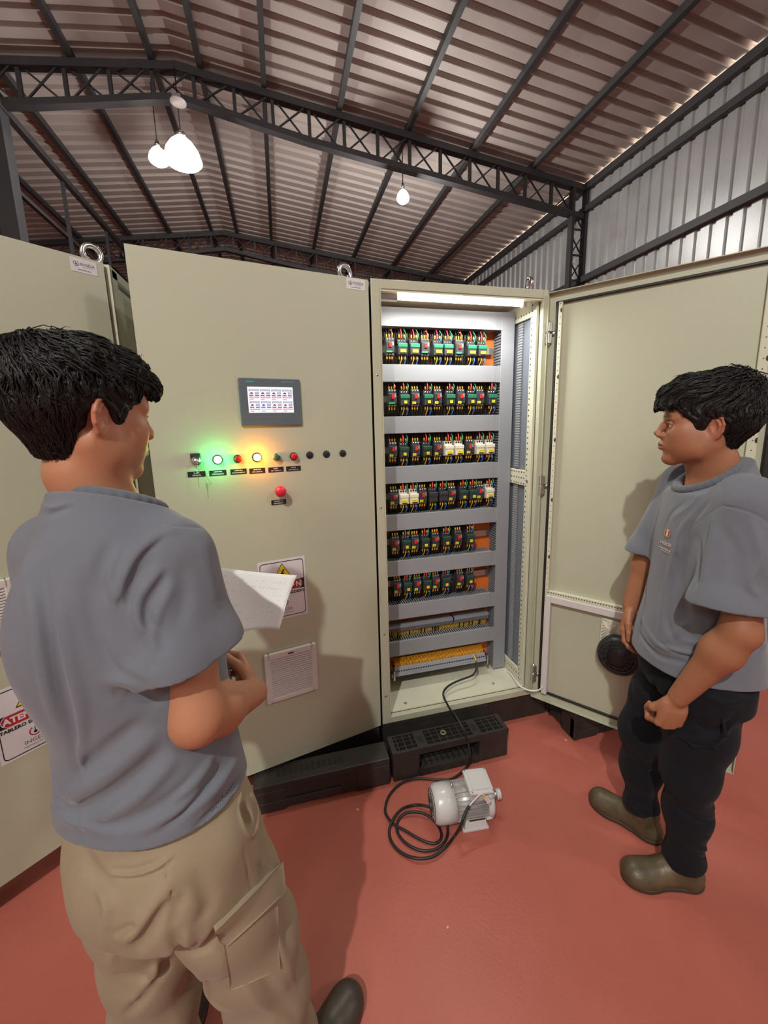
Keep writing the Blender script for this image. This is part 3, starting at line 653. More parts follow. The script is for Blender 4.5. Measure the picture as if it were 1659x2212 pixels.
# long flat terminal strip under the seventh duct
ts=thing('terminal_strip','long flat grey terminal strip between the two lowest ducts','terminal strip',(.75,1.95,.55))
zt=(PYl(*cB(160,1040),1.93)[2]+PYl(*cB(980,935),1.93)[2])/2; 
for i,(a,b) in enumerate(((.44,.846),(.853,1.062))):
    m=MB(); m.rbox((a,1.925,zt-.036),(b,1.972,zt-.020),GREYP,.002); m.rbox((a,1.918,zt-.018),(b,1.972,zt-.001),GREYP,.002)
    x=a
    while x<b: m.box((x,1.9165,zt-.036),(x+.0006,1.973,zt),GREYD); x+=.0062
    m.build('terminal_block_row',ts)
m=MB(); x=.45
while x<1.055:
    m.tube([(x,1.945,zt-.034),(x,1.935,zt-.055),(x+random.uniform(-.003,.003),1.95,zt-.095)],.0017,WY if random.random()<.8 else WK,4); x+=.0066
m.build('wire_fringe',ts,kind='stuff')
# tilted terminal strip at the bottom
bs=thing('terminal_strip','tilted grey terminal strip with yellow wires above the cabinet floor','terminal strip',(.73,1.87,.3))
pL=PYl(*cB(205,1440),1.88); pR=PYl(*cB(955,1305),1.88)
za=(pL[2]+pR[2])/2; xa,xb=pL[0],pR[0]
Tt=Matrix.Translation((0,1.885,za))@Matrix.Rotation(math.radians(-28),4,'X')
m=MB(Tt); m.rbox((xa,-.012,-.024),(xb,.03,.024),GREYP,.002)
x=xa
while x<xb: m.box((x,-.0135,-.024),(x+.0008,-.012,.024),GREYD); x+=.0066
m.build('terminal_block_row',bs)
m=MB(Tt); x=xa+.004
while x<xb-.01: m.box((x,-.0145,-.001),(x+.009,-.0118,.004),BLACKP); x+=.0136
m.text('1 2 3 4 5 6 7 8 9 10 11 12 13 14 15 16 17 18 19 20 21 22 23 24 25 26 27 28 29 30',((xa+xb)/2,-.0142,-.012),.0075,INKG,sx=1.45); m.build('marker_tags',bs)
m=MB(); m.box((xa-.012,1.86,za-.035),(xa-.003,1.96,za+.02),ZINC); m.box((xb+.003,1.86,za-.035),(xb+.010,1.96,za+.02),ZINC); m.lathe((xa-.014,1.872,za-.012),(-1,0,0),[(0,.01),(.006,.01)],ZINC,10)
m.box((xa,1.925,za-.04),(xb+.01,1.972,za-.02),BLACKP); m.build('end_bracket',bs)
yw=mat('terminal_wire_orange',(.80,.36,.02),.45); x=xa+.004
k=0
while x<xb-.004 and k<95:
    m=MB(); m.tube([(x,1.885,za+.014),(x+.001,1.888,za+.034),(x+.0015,1.915,za+.06)],.0019,yw,5); m.tube([(x+.0015,1.915,za+.06),(x+.002,1.955,za+.115)],.0014,WK,4); m.build('yellow_terminal_wire',bs); x+=.0066; k+=1
# hinges of the open door
for z in(1.965,1.275,.285):
    m=MB(); m.rbox((1.186,1.668,z-.045),(1.204,1.694,z-.005),ZINC,.002); m.rbox((1.186,1.668,z+.005),(1.204,1.694,z+.045),ZINC,.002); m.tube([(1.195,1.681,z-.055),(1.195,1.681,z+.052)],.006,STEEL,10)
    m.lathe((1.212,1.668,z-.004),(-.6,-.8,0),[(-.02,.012),(.0,.012),(.004,.006)],ZINC,12); m.build('hinge',oc)
eyebolt(oc,1.165,1.80,-12); eyebolt(oc,.44,2.25,-12,2.15)
# open door: u along door, y = outward (away from camera side)
du=Vector((.607,-.795,0)).normalized(); dn=Vector((.795,.607,0)).normalized()
TR=frame((1.2,1.69,0),du,dn)
m=MB(TR); z0,z1=.155,2.132; U=.815; F=.024
m.box((0,.0,z0+.0),(U,.003,z1),BEIGE)            # inner skin
m.box((0,.003,z0),(U,.006,z1),BEIGE)
for a,b in(((0,-F,z0),(.003,0,z1)),((U-.003,-F,z0),(U,0,z1)),((0,-F,z0),(U,0,z0+.003)),((0,-F,z1-.003),(U,0,z1))): m.box(a,b,BEIGE)
dr=m.build('open_door',oc)
m=MB(TR); g=.011
def gas(a,b): m.rbox(a,b,BLACK,.003)
gas((.030,-.012,.192),(.030+g,0,2.092)); gas((U-.035-g,-.012,.192),(U-.035,0,2.092)); gas((.030,-.012,2.081),(U-.035,0,2.092)); gas((.030,-.012,.192),(U-.035,0,.203)); m.build('door_gasket',dr,label='black rubber gasket')
def perf_strip(u0,u1,z0,z1,step=.028,vertical=True,mt=None,name='perforated_strip'):
    m=MB(TR); m.rbox((u0,-.022,z0),(u1,0,z1),mt or BEIGE_IN,.002)
    if vertical:
        z=z0+.02; k=0
        while z<z1: 
            c=(u0+u1)/2; r=.0022; m.add([(c+r*math.cos(i*math.pi/3),-.0224,z+r*math.sin(i*math.pi/3)) for i in range(6)],[tuple(range(6))],PERF); z+=step; k+=1
        z=z0+.16
        while z<z1:
            m.add([(u1-.001,-.0225,z-.011),(u1-.007,-.0225,z-.007),(u1-.0085,-.0225,z),(u1-.007,-.0225,z+.007),(u1-.001,-.0225,z+.011)],[(0,1,2,3,4)],PERF); z+=.28
    else:
        u=u0+.01
        while u<u1: m.add([(u,-.0224,z1-.011),(u+.005,-.0224,z1-.011),(u+.005,-.0224,z1-.006),(u,-.0224,z1-.006)],[(0,1,2,3)],PERF); u+=.0115
    return m.build(name,dr)
perf_strip(.046,.062,.21,2.085); perf_strip(.722,.750,.21,2.085,.035)
m=MB(TR); m.rbox((.052,-.030,.20),(.078,0,.735),WHITEP,.003); m.rbox((.078,-.030,.700),(.742,0,.735),WHITEP,.003); m.build('channel_frame',dr)
perf_strip(.052,.742,.735,.758,vertical=False)
m=MB(TR); m.rbox((.775,-.03,1.15),(.800,-.004,1.52),BLACKP,.004); m.rbox((.765,-.028,.22),(.790,-.004,.262),BLACKP,.004); m.rbox((.772,-.012,.26),(.784,-.006,1.9),ZINC,.002); m.build('lock_rod',dr)
# fan with its grille plate
m=MB(TR); fu,fz=.385,.565
m.rbox((fu-.085,-.016,fz+.115-.20),(fu+.115,0,fz+.115),CREAMP,.003)
for s_ in range(-2,5):
    m.tube([(fu-.08,-.018,fz+.05+s_*.016),(fu-.02,-.018,fz+.105)],.002,CREAMP,5); m.tube([(fu-.02-.0*s_,-.0185,fz+.05+s_*.012),(fu-.08,-.0185,fz+.105)],.002,CREAMP,5)
m.build('fan_grille_plate',oc)
m=MB(TR); m.lathe((fu,0,fz-.03),(0,-1,0),[(.016,.088),(.03,.090),(.050,.088),(.064,.078),(.068,.04),(.070,.038),(.071,.002)],BLACKP,36)
fan=m.build('round_fan',oc,label='black round fan housing')
m=MB(TR)
for i in range(14):
    a=2*math.pi*i/14; m.bar((fu+.042*math.cos(a),-.0715,fz-.03+.042*math.sin(a)),(fu+.080*math.cos(a+.25),-.0665,fz-.03+.080*math.sin(a+.25)),.003,DGREY)
for r in(.05,.065,.08): m.torus((fu,-.069+.02*max(0,r-.07)*2,fz-.03),(0,1,0),r,.0018,DGREY,36,5)
m.build('fan_guard',fan)
# ================================================================== pallets
def pallet(x0,x1,y0,y1,h,lab,style):
    t=thing('plastic_pallet',lab,'pallet',((x0+x1)/2,(y0+y1)/2,0),'black plastic pallets under the cabinets')
    w=x1-x0; td=.030; yd=y0+.105; yr=y0+.19
    m=MB(); m.rbox((x0,yr,h-td),(x1,y1,h),PALM,.004); m.box((x0,yd-.01,.02),(x1,yr+.01,.045),PALM); m.box((x0,yr,0),(x1,yr+.01,h-td),PALM)  # low strip and closing panel added to keep the shaded gap behind black
    if style!=1: m.rbox((x0,y0,h-td),(x1,yd,h),PALM,.004)
    m.build('pallet_deck',t)
    for a,b in((x0,x0+w*.22),(x1-w*.26,x1)):
        for c,d in((y0,yd),(yr+.02,yr+.16),(y1-.14,y1)):
            m=MB(); m.rbox((a,c,0),(b,d,h-td+.001),PALM,.006); m.build('pallet_block',t)
    m=MB()
    if style==1:
        n=17
        for i in range(n+1): u=x0+w*i/n; m.box((u-.0025,y0,h-td),(u+.0025,yd,h-.001),PALM)
        for y in (y0+.032,y0+.058,y0+.082): m.box((x0,y-.002,h-td),(x1,y+.002,h-.0005),PALM)
        m.box((x0,y0-.002,h-td),(x1,y0+.012,h),PALM); m.box((x0,yd-.008,h-td),(x1,yd,h),PALM)
        for a,b in((.0,.035),(.21,.29),(.69,.76),(.965,1)): m.box((x0+w*a,y0,h-td),(x0+w*b,yd,h+.001),PALM)
        for u in(.25,.725): m.add([(x0+w*(u-.022),y0+.03,h+.0016),(x0+w*(u+.022),y0+.03,h+.0016),(x0+w*(u+.022),y0+.072,h+.0016),(x0+w*(u-.022),y0+.072,h+.0016)],[(0,1,2,3)],BLACK)
        for u in(.02,.06,.10,.14,.94,.98): m.lathe((x0+w*u,y0+.006,h),(0,0,1),[(0,.003),(.0006,.003)],BLACK,8)
        m.torus((x0+w*.46,y0+.06,h),(0,0,1),.011,.0045,mat('pallet_stud',(.16,.13,.09),.5),20,8)
    else:
        m.rbox((x0+.02,y0-.004,.018),(x0+w*.62,y0+.003,.052),PALM,.003)
        n=12
        for i in range(n):
            u=x0+w*(.16+.50*i/n); m.box((u,y0+.035,h-.0005),(u+w*.030,y0+.075,h+.0006),BLACK)
    m.build('deck_pattern',t)
    m=MB()
    if style==1:
        m.box((x0+w*.22,y0,0),(x1-w*.26,y0+.015,.034),PALM); m.box((x0+w*.22,y0+.015,0),(x1-w*.26,y0+.10,.022),PALM)
        for i in range(5): u=x0+w*(.28+.1*i); m.box((u,y0-.0008,.012),(u+.010,y0+.001,.020),BLACK)
        for i in range(10): m.box((x0+w*(.24+.05*i),y0+.03,.022),(x0+w*(.245+.05*i),y0+.10,.040),PALM)
    else: m.box((x0,y0+.004,.01),(x1,y0+.03,h-td),PALM)
    m.build('front_rail',t); return t
pallet(.386,.952,1.512,2.28,.146,'black lattice plastic pallet under the open cabinet, right behind the motor',1)
pallet(-.205,.370,1.510,2.28,.132,'black solid-fronted plastic pallet under the middle cabinet door',2)
pallet(-1.30,-.60,1.80,2.28,.146,'black pallet under the left cabinet',2)
pallet(1.315,1.95,1.500,2.20,.146,'black pallet standing behind the open right door',2)
pallet(-.58,-.23,1.72,2.28,.132,'black pallet between left and middle cabinets, behind the first man',2)
m=MB(); m.rbox((.956,1.715,0),(1.308,2.2,.147),PALM,.005); m.build('plastic_pallet',label='plain black block added as shadow under the right corner of the open cabinet',cat='pallet')  # black block added in place of the shadow under the cabinet
# ================================================================== motor
mo=thing('electric_motor','small light grey electric motor with terminal box standing on the red floor','motor',(.62,1.29,0))
ax=Vector((.985,-.10,0)).normalized(); ay=Vector((-ax.y,ax.x,0)); TMo=frame((.640,1.275,0),ax,ay)
hA=.088
m=MB(TMo); m.lathe((-.082,0,hA),(-1,0,0),[(-.01,.0715),(.03,.0715),(.058,.070),(.070,.063),(.078,.045),(.079,.001)],MOTG,40); fc=m.build('fan_cover',mo,label='glossy light grey fan cover')
m=MB(TMo)
for r in(.016,.026,.036,.046,.056):
    m.torus((-.1605+max(0,r-.045)*.35,0,hA),(1,0,0),r,.0013,BLACKP,28,5)
for i in range(16):
    a=2*math.pi*i/16; m.bar((-.1612,.012*math.cos(a),hA+.012*math.sin(a)),(-.1560,.054*math.cos(a),hA+.054*math.sin(a)),.0022,BLACKP)
m.build('fan_cover_slots',fc)
m=MB(TMo); m.lathe((-.083,0,hA),(1,0,0),[(0,.058),(.14,.058)],MOTB,32)
for i in range(26):
    a=2*math.pi*i/26
    if abs(math.cos(a))<.3 and math.sin(a)>0: continue
    c,s_=math.cos(a),math.sin(a); p=Vector((0,c,s_))
    m.bar((-.080,.062*c,hA+.062*s_),(.055,.062*c,hA+.062*s_),.0028,MOTB,.014,up=(0,c,s_))
m.build('finned_housing',mo,label='bare metal finned housing')
m=MB(TMo); m.lathe((.057,0,hA),(1,0,0),[(0,.066),(.008,.068),(.012,.070),(.022,.070),(.026,.052),(.034,.030),(.040,.018)],MOTG,32)
for a in(45,135,225,315):
    c,s_=math.cos(math.radians(a)),math.sin(math.radians(a)); m.lathe((.050,.066*c,hA+.066*s_),(1,0,0),[(0,.011),(.026,.011),(.027,.006),(.034,.006)],MOTG,12)
m.build('end_shield',mo)
m=MB(TMo); m.lathe((.09,0,hA),(1,0,0),[(0,.0085),(.042,.0085)],STEEL,16); m.lathe((.112,0,hA),(1,0,0),[(0,.019),(.004,.021),(.008,.016),(.012,.021),(.016,.019)],MOTG,20); m.build('shaft',mo)
m=MB(TMo)
for s_ in(-1,1):
    m.rbox((-.048,s_*.040-.022,0),(.058,s_*.040+.022,.012),MOTG,.003); m.hexa([(-.040,s_*.050-.010,.010),(.05,s_*.050-.010,.010),(.05,s_*.050+.006,.010),(-.040,s_*.050+.006,.010),(-.035,s_*.040-.010,.055),(.045,s_*.040-.010,.055),(.045,s_*.040+.006,.055),(-.035,s_*.040+.006,.055)],MOTG)
    for x in(-.036,.046): m.lathe((x,s_*.052,.0122),(0,0,1),[(0,.005),(.0004,.005)],BLACK,10)
m.build('foot',mo)
m=MB(TMo); m.rbox((-.022,-.0585,.045),(.042,-.0570,.085),BLACKP,.0005); m.build('name_plate',mo)
m=MB(TMo@Matrix.Translation((.024,-.012,hA+.054))@Matrix.Rotation(math.radians(9),4,'X')@Matrix.Rotation(math.radians(3),4,'Y'))
m.rbox((-.040,-.038,-.02),(.040,.044,.034),MOTG,.006); tb=m.build('terminal_box',mo)
m2=MB(m.T); m2.rbox((-.049,-.050,.032),(.049,.052,.044),MOTG,.005); m2.rbox((-.036,-.036,.044),(.036,.038,.0475),MOTG,.003)
for x in(-.042,.042):
    for y in(-.043,.045): m2.lathe((x,y,.044),(0,0,1),[(0,.0038),(.002,.0036),(.0022,.001)],STEEL,10)
m2.text('WEG',(0,.004,.0479),.024,MATS['light_face'],uy=(0,1,0),bold=-.0002) if False else None
for i in range(5): m2.box((-.016+i*.007,-.012,.0475),(-.0135+i*.007,.014,.0481),MOTG)
m2.build('box_lid',tb)
m3=MB(TMo); m3.lathe((.046,-.046,hA+.052),(.25,-.93,-.25),[(0,.011),(.012,.012),(.014,.010),(.028,.0095),(.030,.006)],WHITEP,14); m3.torus((.046,-.052,hA+.0505),(.25,-.93,-.25),.011,.0022,YELF,18,6); m3.build('cable_gland',mo)
m4=MB(TMo); m4.torus((-.078,0,hA+.076),(1,0,.0),.008,.0028,ZINC,18,6); m4.build('lifting_lug',mo)
# ================================================================== cables
cc=lambda x,y:(780+x/3.53,1500+y/3.53)
g0=TMo@Vector((.054,-.076,hA+.044)); 
pts=[(.955,1.80,.250),(.957,1.80,.225),(.94,1.795,.206),(.885,1.775,.201),(.80,1.750,.198),(.715,1.722,.195),(.672,1.700,.189),(.664,1.688,.155),(.680,1.66,.10)]
pts=[]
for p,Y in((cB(880,1350),1.84),(cB(885,1400),1.82),(cB(870,1440),1.80),(cB(840,1467),1.79),(cB(720,1512),1.78),(cB(640,1560),1.755),(cB(607,1620),1.715),(cB(640,1700),1.690),(cB(700,1800),1.66)): pts.append(PYl(*p,Y))
pts+= [PYl(*cc(700,130),1.60),PYl(*cc(770,250),1.52),PYl(*cc(812,360),1.495),PYl(*cc(832,470),1.47),PZ(*cc(800,560),.02),PZ(*cc(700,640),.007),PZ(*cc(600,652),.007)]
fl=[(450,642),(340,662),(260,715),(205,790),(183,880),(205,940),(250,990),(330,1035),(450,1105),(545,1137),(600,1115),(612,1060),(575,985),(510,925),(430,898),(345,905),(290,950),(272,1020),(300,1090),(370,1155),(470,1192),(570,1180),(640,1120),(662,1040),(640,960),(570,885),(490,850),(400,845),(310,875),(245,950),(215,1040),(235,1130),(310,1210),(420,1250),(540,1240),(640,1170),(720,1070)]
hz=[.007]*len(fl)
for i,(x,y) in enumerate(fl):
    z=.007
    if i in(13,14,15): z=.016
    if i in(24,25,26,28,29): z=.020
    if i in (33,34,35): z=.014
    pts.append(PZ(x/3.53+780,y/3.53+1500,z))
up_=[PYl(*cc(765,985),1.175),PYl(*cc(795,900),1.185),PYl(*cc(825,850),1.195)]
P1=spline(pts+up_,6)
t=thing('power_cable','long black cable from the cabinet strip, coiled on the floor and joined to the motor','cable',tuple(pts[0]))
m=MB(); m.tube(P1,.0052,BLACK,8); m.build('black_sheath',t)
m=MB(); m.tube(spline([up_[-1],PYl(*cc(870,800),1.20),PYl(*cc(925,760),1.205),g0],6),.0030,WHITEP,7); m.build('stripped_end',t,label='pale stripped cable end')
m=MB(); s0=pts[0]
for i in range(4): m.tube(spline([s0+np.array([0,0,0]),s0+np.array([.002*(i-1.5),0,.014]),s0+np.array([-.012+.006*i,.02,.034])],4),.0016,[yw,YELF,WY,WK][i],5)
m.build('loose_cores',t)
m=MB(); m.tube(spline([PYl(*cB(1100,1408),1.90),PYl(*cB(1160,1440),1.83),PYl(*cB(1200,1490),1.76),PYl(*cB(1240,1545),1.70),PYl(*cB(1300,1580),1.672),PYl(*cB(1370,1590),1.648),PYl(*cB(1415,1578),1.63),PYl(*cB(1436,1555),1.62)],6),.0042,mat('white_cable_sheath',(.75,.75,.74),.4),8); m.build('white_cable',label='short white cable looping from the cabinet floor to the open door',cat='cable')
# ================================================================== signed-distance sculpting of the two men
def nrm(v): v=np.array(v,float); return v/np.linalg.norm(v)
FOLD=1.5
class Sdf:
    def __init__(s): s.p=[]
    def _a(s,op,fn,c,r,k): s.p.append((op,fn,np.array(c,float),float(r),float(k))); return s
    def cone(s,a,b,ra,rb,k=.02,op='u'):
        a=np.array(a,float);b=np.array(b,float);ab=b-a;L2=ab@ab
        def fn(P):
            t=np.clip(((P-a)@ab)/L2,0,1); return np.linalg.norm(P-a-t[:,None]*ab,axis=1)-(ra+(rb-ra)*t)
        return s._a(op,fn,(a+b)/2,np.sqrt(L2)/2+max(ra,rb),k)
    def chain(s,pts,rs,k=.02,k0=None,op='u'):
        for i in range(len(pts)-1): s.cone(pts[i],pts[i+1],rs[i],rs[i+1],k if (i or k0 is None) else k0,op)
        return s
    def ell(s,c,r,R=None,k=.02,op='u'):
        c=np.array(c,float);r=np.array(r,float);R=np.eye(3) if R is None else np.array(R,float)  # rows = local axes
        def fn(P):
            q=(P-c)@R.T; k0=np.linalg.norm(q/r,axis=1); k1=np.linalg.norm(q/(r*r),axis=1)+1e-9
            return np.where(k0<1e-3,-r.min(),k0*(k0-1)/k1)
        return s._a(op,fn,c,r.max(),k)
    def loft(s,zs,cx,cy,a,b,ang,k=.02,pw=2.3,op='u'):
        zs=np.array(zs,float); T=[np.array(v,float) for v in(cx,cy,a,b,ang)]
        def sm(z,v):  # smooth interpolation
            i=np.clip(np.searchsorted(zs,z)-1,0,len(zs)-2); t=np.clip((z-zs[i])/(zs[i+1]-zs[i]),0,1)
            m=np.gradient(v,zs); h=zs[i+1]-zs[i]
            return (2*t**3-3*t**2+1)*v[i]+(t**3-2*t**2+t)*h*m[i]+(-2*t**3+3*t**2)*v[i+1]+(t**3-t**2)*h*m[i+1]
        def fn(P):
            z=np.clip(P[:,2],zs[0],zs[-1]); X,Y,A,B,G=[sm(z,v) for v in T]
            dx=P[:,0]-X;dy=P[:,1]-Y;c=np.cos(G);sn=np.sin(G); u=np.abs(dx*c+dy*sn)/A; v=np.abs(-dx*sn+dy*c)/B
            kk=(u**pw+v**pw)**(1/pw)+1e-9; g=((u**(pw-1)/A)**2+(v**(pw-1)/B)**2)**.5/kk**(pw-1)+1e-9
            d=(kk-1)/g; d=np.maximum(d,-np.minimum(A,B))
            e=np.maximum(zs[0]-P[:,2],P[:,2]-zs[-1]); return np.where(e>0,np.hypot(np.maximum(d,0),e),np.maximum(d,e))
        c=[T[0].mean(),T[1].mean(),(zs[0]+zs[-1])/2]; r=np.hypot((zs[-1]-zs[0])/2,max(T[2].max(),T[3].max())+.1)
        return s._a(op,fn,c,r,k)
    def sub(s,o,c,r,k=.03,op='u'): return s._a(op,o.ev,c,r,k)
    def half(s,p,n,k=.004):   # keep the side where (P-p).n<0
        p=np.array(p,float);n=nrm(n); return s._a('i',lambda P:(P-p)@n,p,1e3,k)
    def line(s,pts,amp,w,taper=True):
        pts=np.array(pts,float)
        def fn(P):
            best=np.full(len(P),1e9);tt=np.zeros(len(P));n=len(pts)-1
            for i in range(n):
                a=pts[i];ab=pts[i+1]-a;L=ab@ab+1e-12;t=np.clip(((P-a)@ab)/L,0,1);d=np.linalg.norm(P-a-t[:,None]*ab,axis=1)
                m=d<best;best[m]=d[m];tt[m]=(i+t[m])/n
            f=amp*FOLD*np.exp(-(best/(w*.85))**2)
            if taper: f=f*np.sin(np.pi*np.clip(tt*.96+.02,0,1))**.6
            return f
        c=pts.mean(0); return s._a('d',fn,c,np.linalg.norm(pts-c,axis=1).max()+2.6*w,0)
    def wave(s,fn): return s._a('w',fn,(0,0,0),1e3,0)
    def ev(s,P,rad=0.):
        """P: points (N,3)"""
        D=np.full(len(P),10.0)
        for op,fn,c,r,k in s.p:
            if op in('u','s','d'):
                dist=np.linalg.norm(P-c,axis=1)-r
                m=(dist<np.maximum(D,0)+k+.03) if op=='u' else (dist<k+.02+np.where(op=='s',0.0,0.0))
                if not m.any(): continue
                if m.all(): m=slice(None)
                Q=P[m]; d0=D[m]; v=fn(Q)
                if op=='u':
                    if k>0: h=np.maximum(k-np.abs(d0-v),0)/k; D[m]=np.minimum(d0,v)-h*h*k*.25
                    else: D[m]=np.minimum(d0,v)
                elif op=='s':
                    v=-v; h=np.maximum(k-np.abs(d0-v),0)/max(k,1e-6); D[m]=np.maximum(d0,v)+h*h*k*.25
                else: D[m]=d0-v
            elif op=='i':
                v=fn(P); h=np.maximum(k-np.abs(D-v),0)/max(k,1e-6); D=np.maximum(D,v)+h*h*k*.25
            else: D=D-fn(P)
        return D
    def grad(s,P,e=.0015):
        g=np.stack([s.ev(P+np.array(d)*e)-s.ev(P-np.array(d)*e) for d in((1,0,0),(0,1,0),(0,0,1))],1); return g/(np.linalg.norm(g,axis=1)[:,None]+1e-9)
    def hit(s,pix,t0=.35,t1=2.4):
        """first surface point along the lines of sight through photo points"""
        R=np.array([cray(*p) for p in pix]); R/=np.linalg.norm(R,axis=1)[:,None]; t=np.full(len(R),t0); bt=t.copy(); bd=np.full(len(R),9.)
        for _ in range(90):
            d=s.ev(O3+R*t[:,None]); m=d<bd; bd[m]=d[m]; bt[m]=t[m]
            t=np.where(d<.0006,t,np.minimum(t+np.maximum(d,.0006)*.85,t1))
        return O3+R*bt[:,None]
    def pfold(s,pix,amp,w,taper=True,base=None):
        return s.line(np.array(spline((base or s).hit(pix),4)),amp,w,taper)
def collar_cut(s,nk,nn,r=.125):
    nk=np.array(nk,float); s._a('s',lambda P:np.maximum(-((P-nk)@nn),np.linalg.norm(P-nk,axis=1)-r),nk,r,.004)
def collar_ring(s,nk,nn,F,n=28,dr=.007):
    nk=np.array(nk,float); f=nrm(F-nn*(F@nn)); l=np.cross(nn,f); rr=np.linspace(.045,.125,60); out=[]
    for i in range(n):
        q=2*math.pi*i/n; d=f*math.cos(q)+l*math.sin(q); e=s.ev(nk+d*rr[:,None]-nn*.005); j=np.argmax(e<0) if (e<0).any() else 20; out.append(rr[j])
    out=np.array(out)
    for _ in range(3): out=(out+np.roll(out,1)+np.roll(out,-1))/3
    P=[nk+(f*math.cos(2*math.pi*i/n)+l*math.sin(2*math.pi*i/n))*(out[i]+dr)+nn*.004 for i in range(n)]; return P+[P[0]]
def nets(sdf,lo,hi,h):
    lo=np.array(lo,float);hi=np.array(hi,float);B=8;S=B*h
    n=np.ceil((hi-lo)/S).astype(int)
    g=np.stack(np.meshgrid(*[np.arange(k) for k in n],indexing='ij'),-1).reshape(-1,3)
    C=lo+(g+.5)*S; d=np.concatenate([sdf.ev(c) for c in np.array_split(C,max(1,len(C)//60000))])
    g=g[np.abs(d)<S*1.15]
    off=np.stack(np.meshgrid(*[np.arange(B+1)]*3,indexing='ij'),-1).reshape(-1,3)
    ids=[];ver=[];quads=[]
    NX=(n*B+2).astype(np.int64); key=lambda c:(c[:,0]*NX[1]+c[:,1])*NX[2]+c[:,2]
    cor=np.array([(i,j,k) for i in(0,1) for j in(0,1) for k in(0,1)])
    edges=[(a,b) for a in range(8) for b in range(a+1,8) if np.abs(cor[a]-cor[b]).sum()==1]
    for G in np.array_split(g,max(1,len(g)//400)):
        P=(G[:,None,:]*B+off[None]).reshape(-1,3); D=sdf.ev(lo+P*h).reshape(len(G),B+1,B+1,B+1)
        ins=D<0; c8=np.stack([D[:,i:i+B,j:j+B,k:k+B] for i,j,k in cor],-1); neg=(c8<0).sum(-1); act=(neg>0)&(neg<8)
        w=np.argwhere(act)
        if len(w)==0: continue
        v8=c8[act]; acc=np.zeros((len(w),3));cnt=np.zeros(len(w))
        for a,b in edges:
            da=v8[:,a];db=v8[:,b];m=(da<0)!=(db<0); t=np.where(m,da/(da-db+1e-12),0); pt=cor[a]+(cor[b]-cor[a])*t[:,None]
            acc+=pt*m[:,None];cnt+=m
        cell=G[w[:,0]]*B+w[:,1:]; ids.append(key(cell.astype(np.int64))); ver.append(lo+(cell+acc/cnt[:,None])*h)
        for ax in range(3):
            sl=[slice(0,B)]*3; s2=list(sl); s2[ax]=slice(1,B+1)
            a=ins[(slice(None),*sl)];b=ins[(slice(None),*s2)]; e=np.argwhere(a!=b)
            if len(e)==0: continue
            c=(G[e[:,0]]*B+e[:,1:]).astype(np.int64); flip=a[tuple(e.T)]
            u,v=[(1,2),(2,0),(0,1)][ax]; du=np.zeros(3,int);dv=np.zeros(3,int);du[u]=1;dv[v]=1
            q=np.stack([key(c-du-dv),key(c-dv),key(c),key(c-du)],1); q[~flip]=q[~flip][:,::-1]; quads.append(q)
    ids=np.concatenate(ids);ver=np.concatenate(ver);quads=np.concatenate(quads)
    o=np.argsort(ids);ids=ids[o];ver=ver[o]; ix=np.searchsorted(ids,quads); ix=np.clip(ix,0,len(ids)-1); ok=(ids[ix]==quads).all(1)
    return ver,ix[ok]
def npmesh(name,parts,mt,parent,cols=None,label=None):
    """parts: list of (verts, quads)"""
    V=[];Fq=[];b=0
    for v,f in parts: V.append(v);Fq.append(f+b);b+=len(v)
    V=np.concatenate(V).astype(np.float32);Fq=np.concatenate(Fq).astype(np.int32)
    me=bpy.data.meshes.new(name); me.vertices.add(len(V)); me.vertices.foreach_set('co',V.ravel())
    k=Fq.shape[1]; me.loops.add(Fq.size); me.loops.foreach_set('vertex_index',Fq.ravel()); me.polygons.add(len(Fq))
    me.polygons.foreach_set('loop_start',np.arange(0,Fq.size,k,dtype=np.int32)); me.polygons.foreach_set('loop_total',np.full(len(Fq),k,np.int32))
    me.polygons.foreach_set('use_smooth',np.ones(len(Fq),bool)); me.materials.append(mt); me.update(calc_edges=True); me.validate()
    if cols is not None:
        a=me.color_attributes.new('Col','FLOAT_COLOR','POINT'); a.data.foreach_set('color',np.concatenate([cols,np.ones((len(cols),1))],1).astype(np.float32).ravel())
    o=bpy.data.objects.new(name,me); COL.objects.link(o); par(o,parent)
    if label: o['label']=label
    return o
def skinmat(name,base):
    m=mat(name,base,.46,spec=.35,sss=.15,bump=(260,.18,.0012)); nt=m.node_tree; a=nt.nodes.new('ShaderNodeAttribute'); a.attribute_name='Col'
    nt.links.new(a.outputs['Color'],nt.nodes['Principled BSDF'].inputs['Base Color']); return m
def fabric(name,c,c2,rough=.85,weave=900,sh=.25,ns=14):
    m=mat(name,c,rough,spec=.2,noise=(ns,.3,c2),bump=(weave,.35,.0010),sheen=sh); return m
HAIR=mat('black_hair',(.0085,.007,.007),.50,spec=.32,bump=(140,.5,.004))

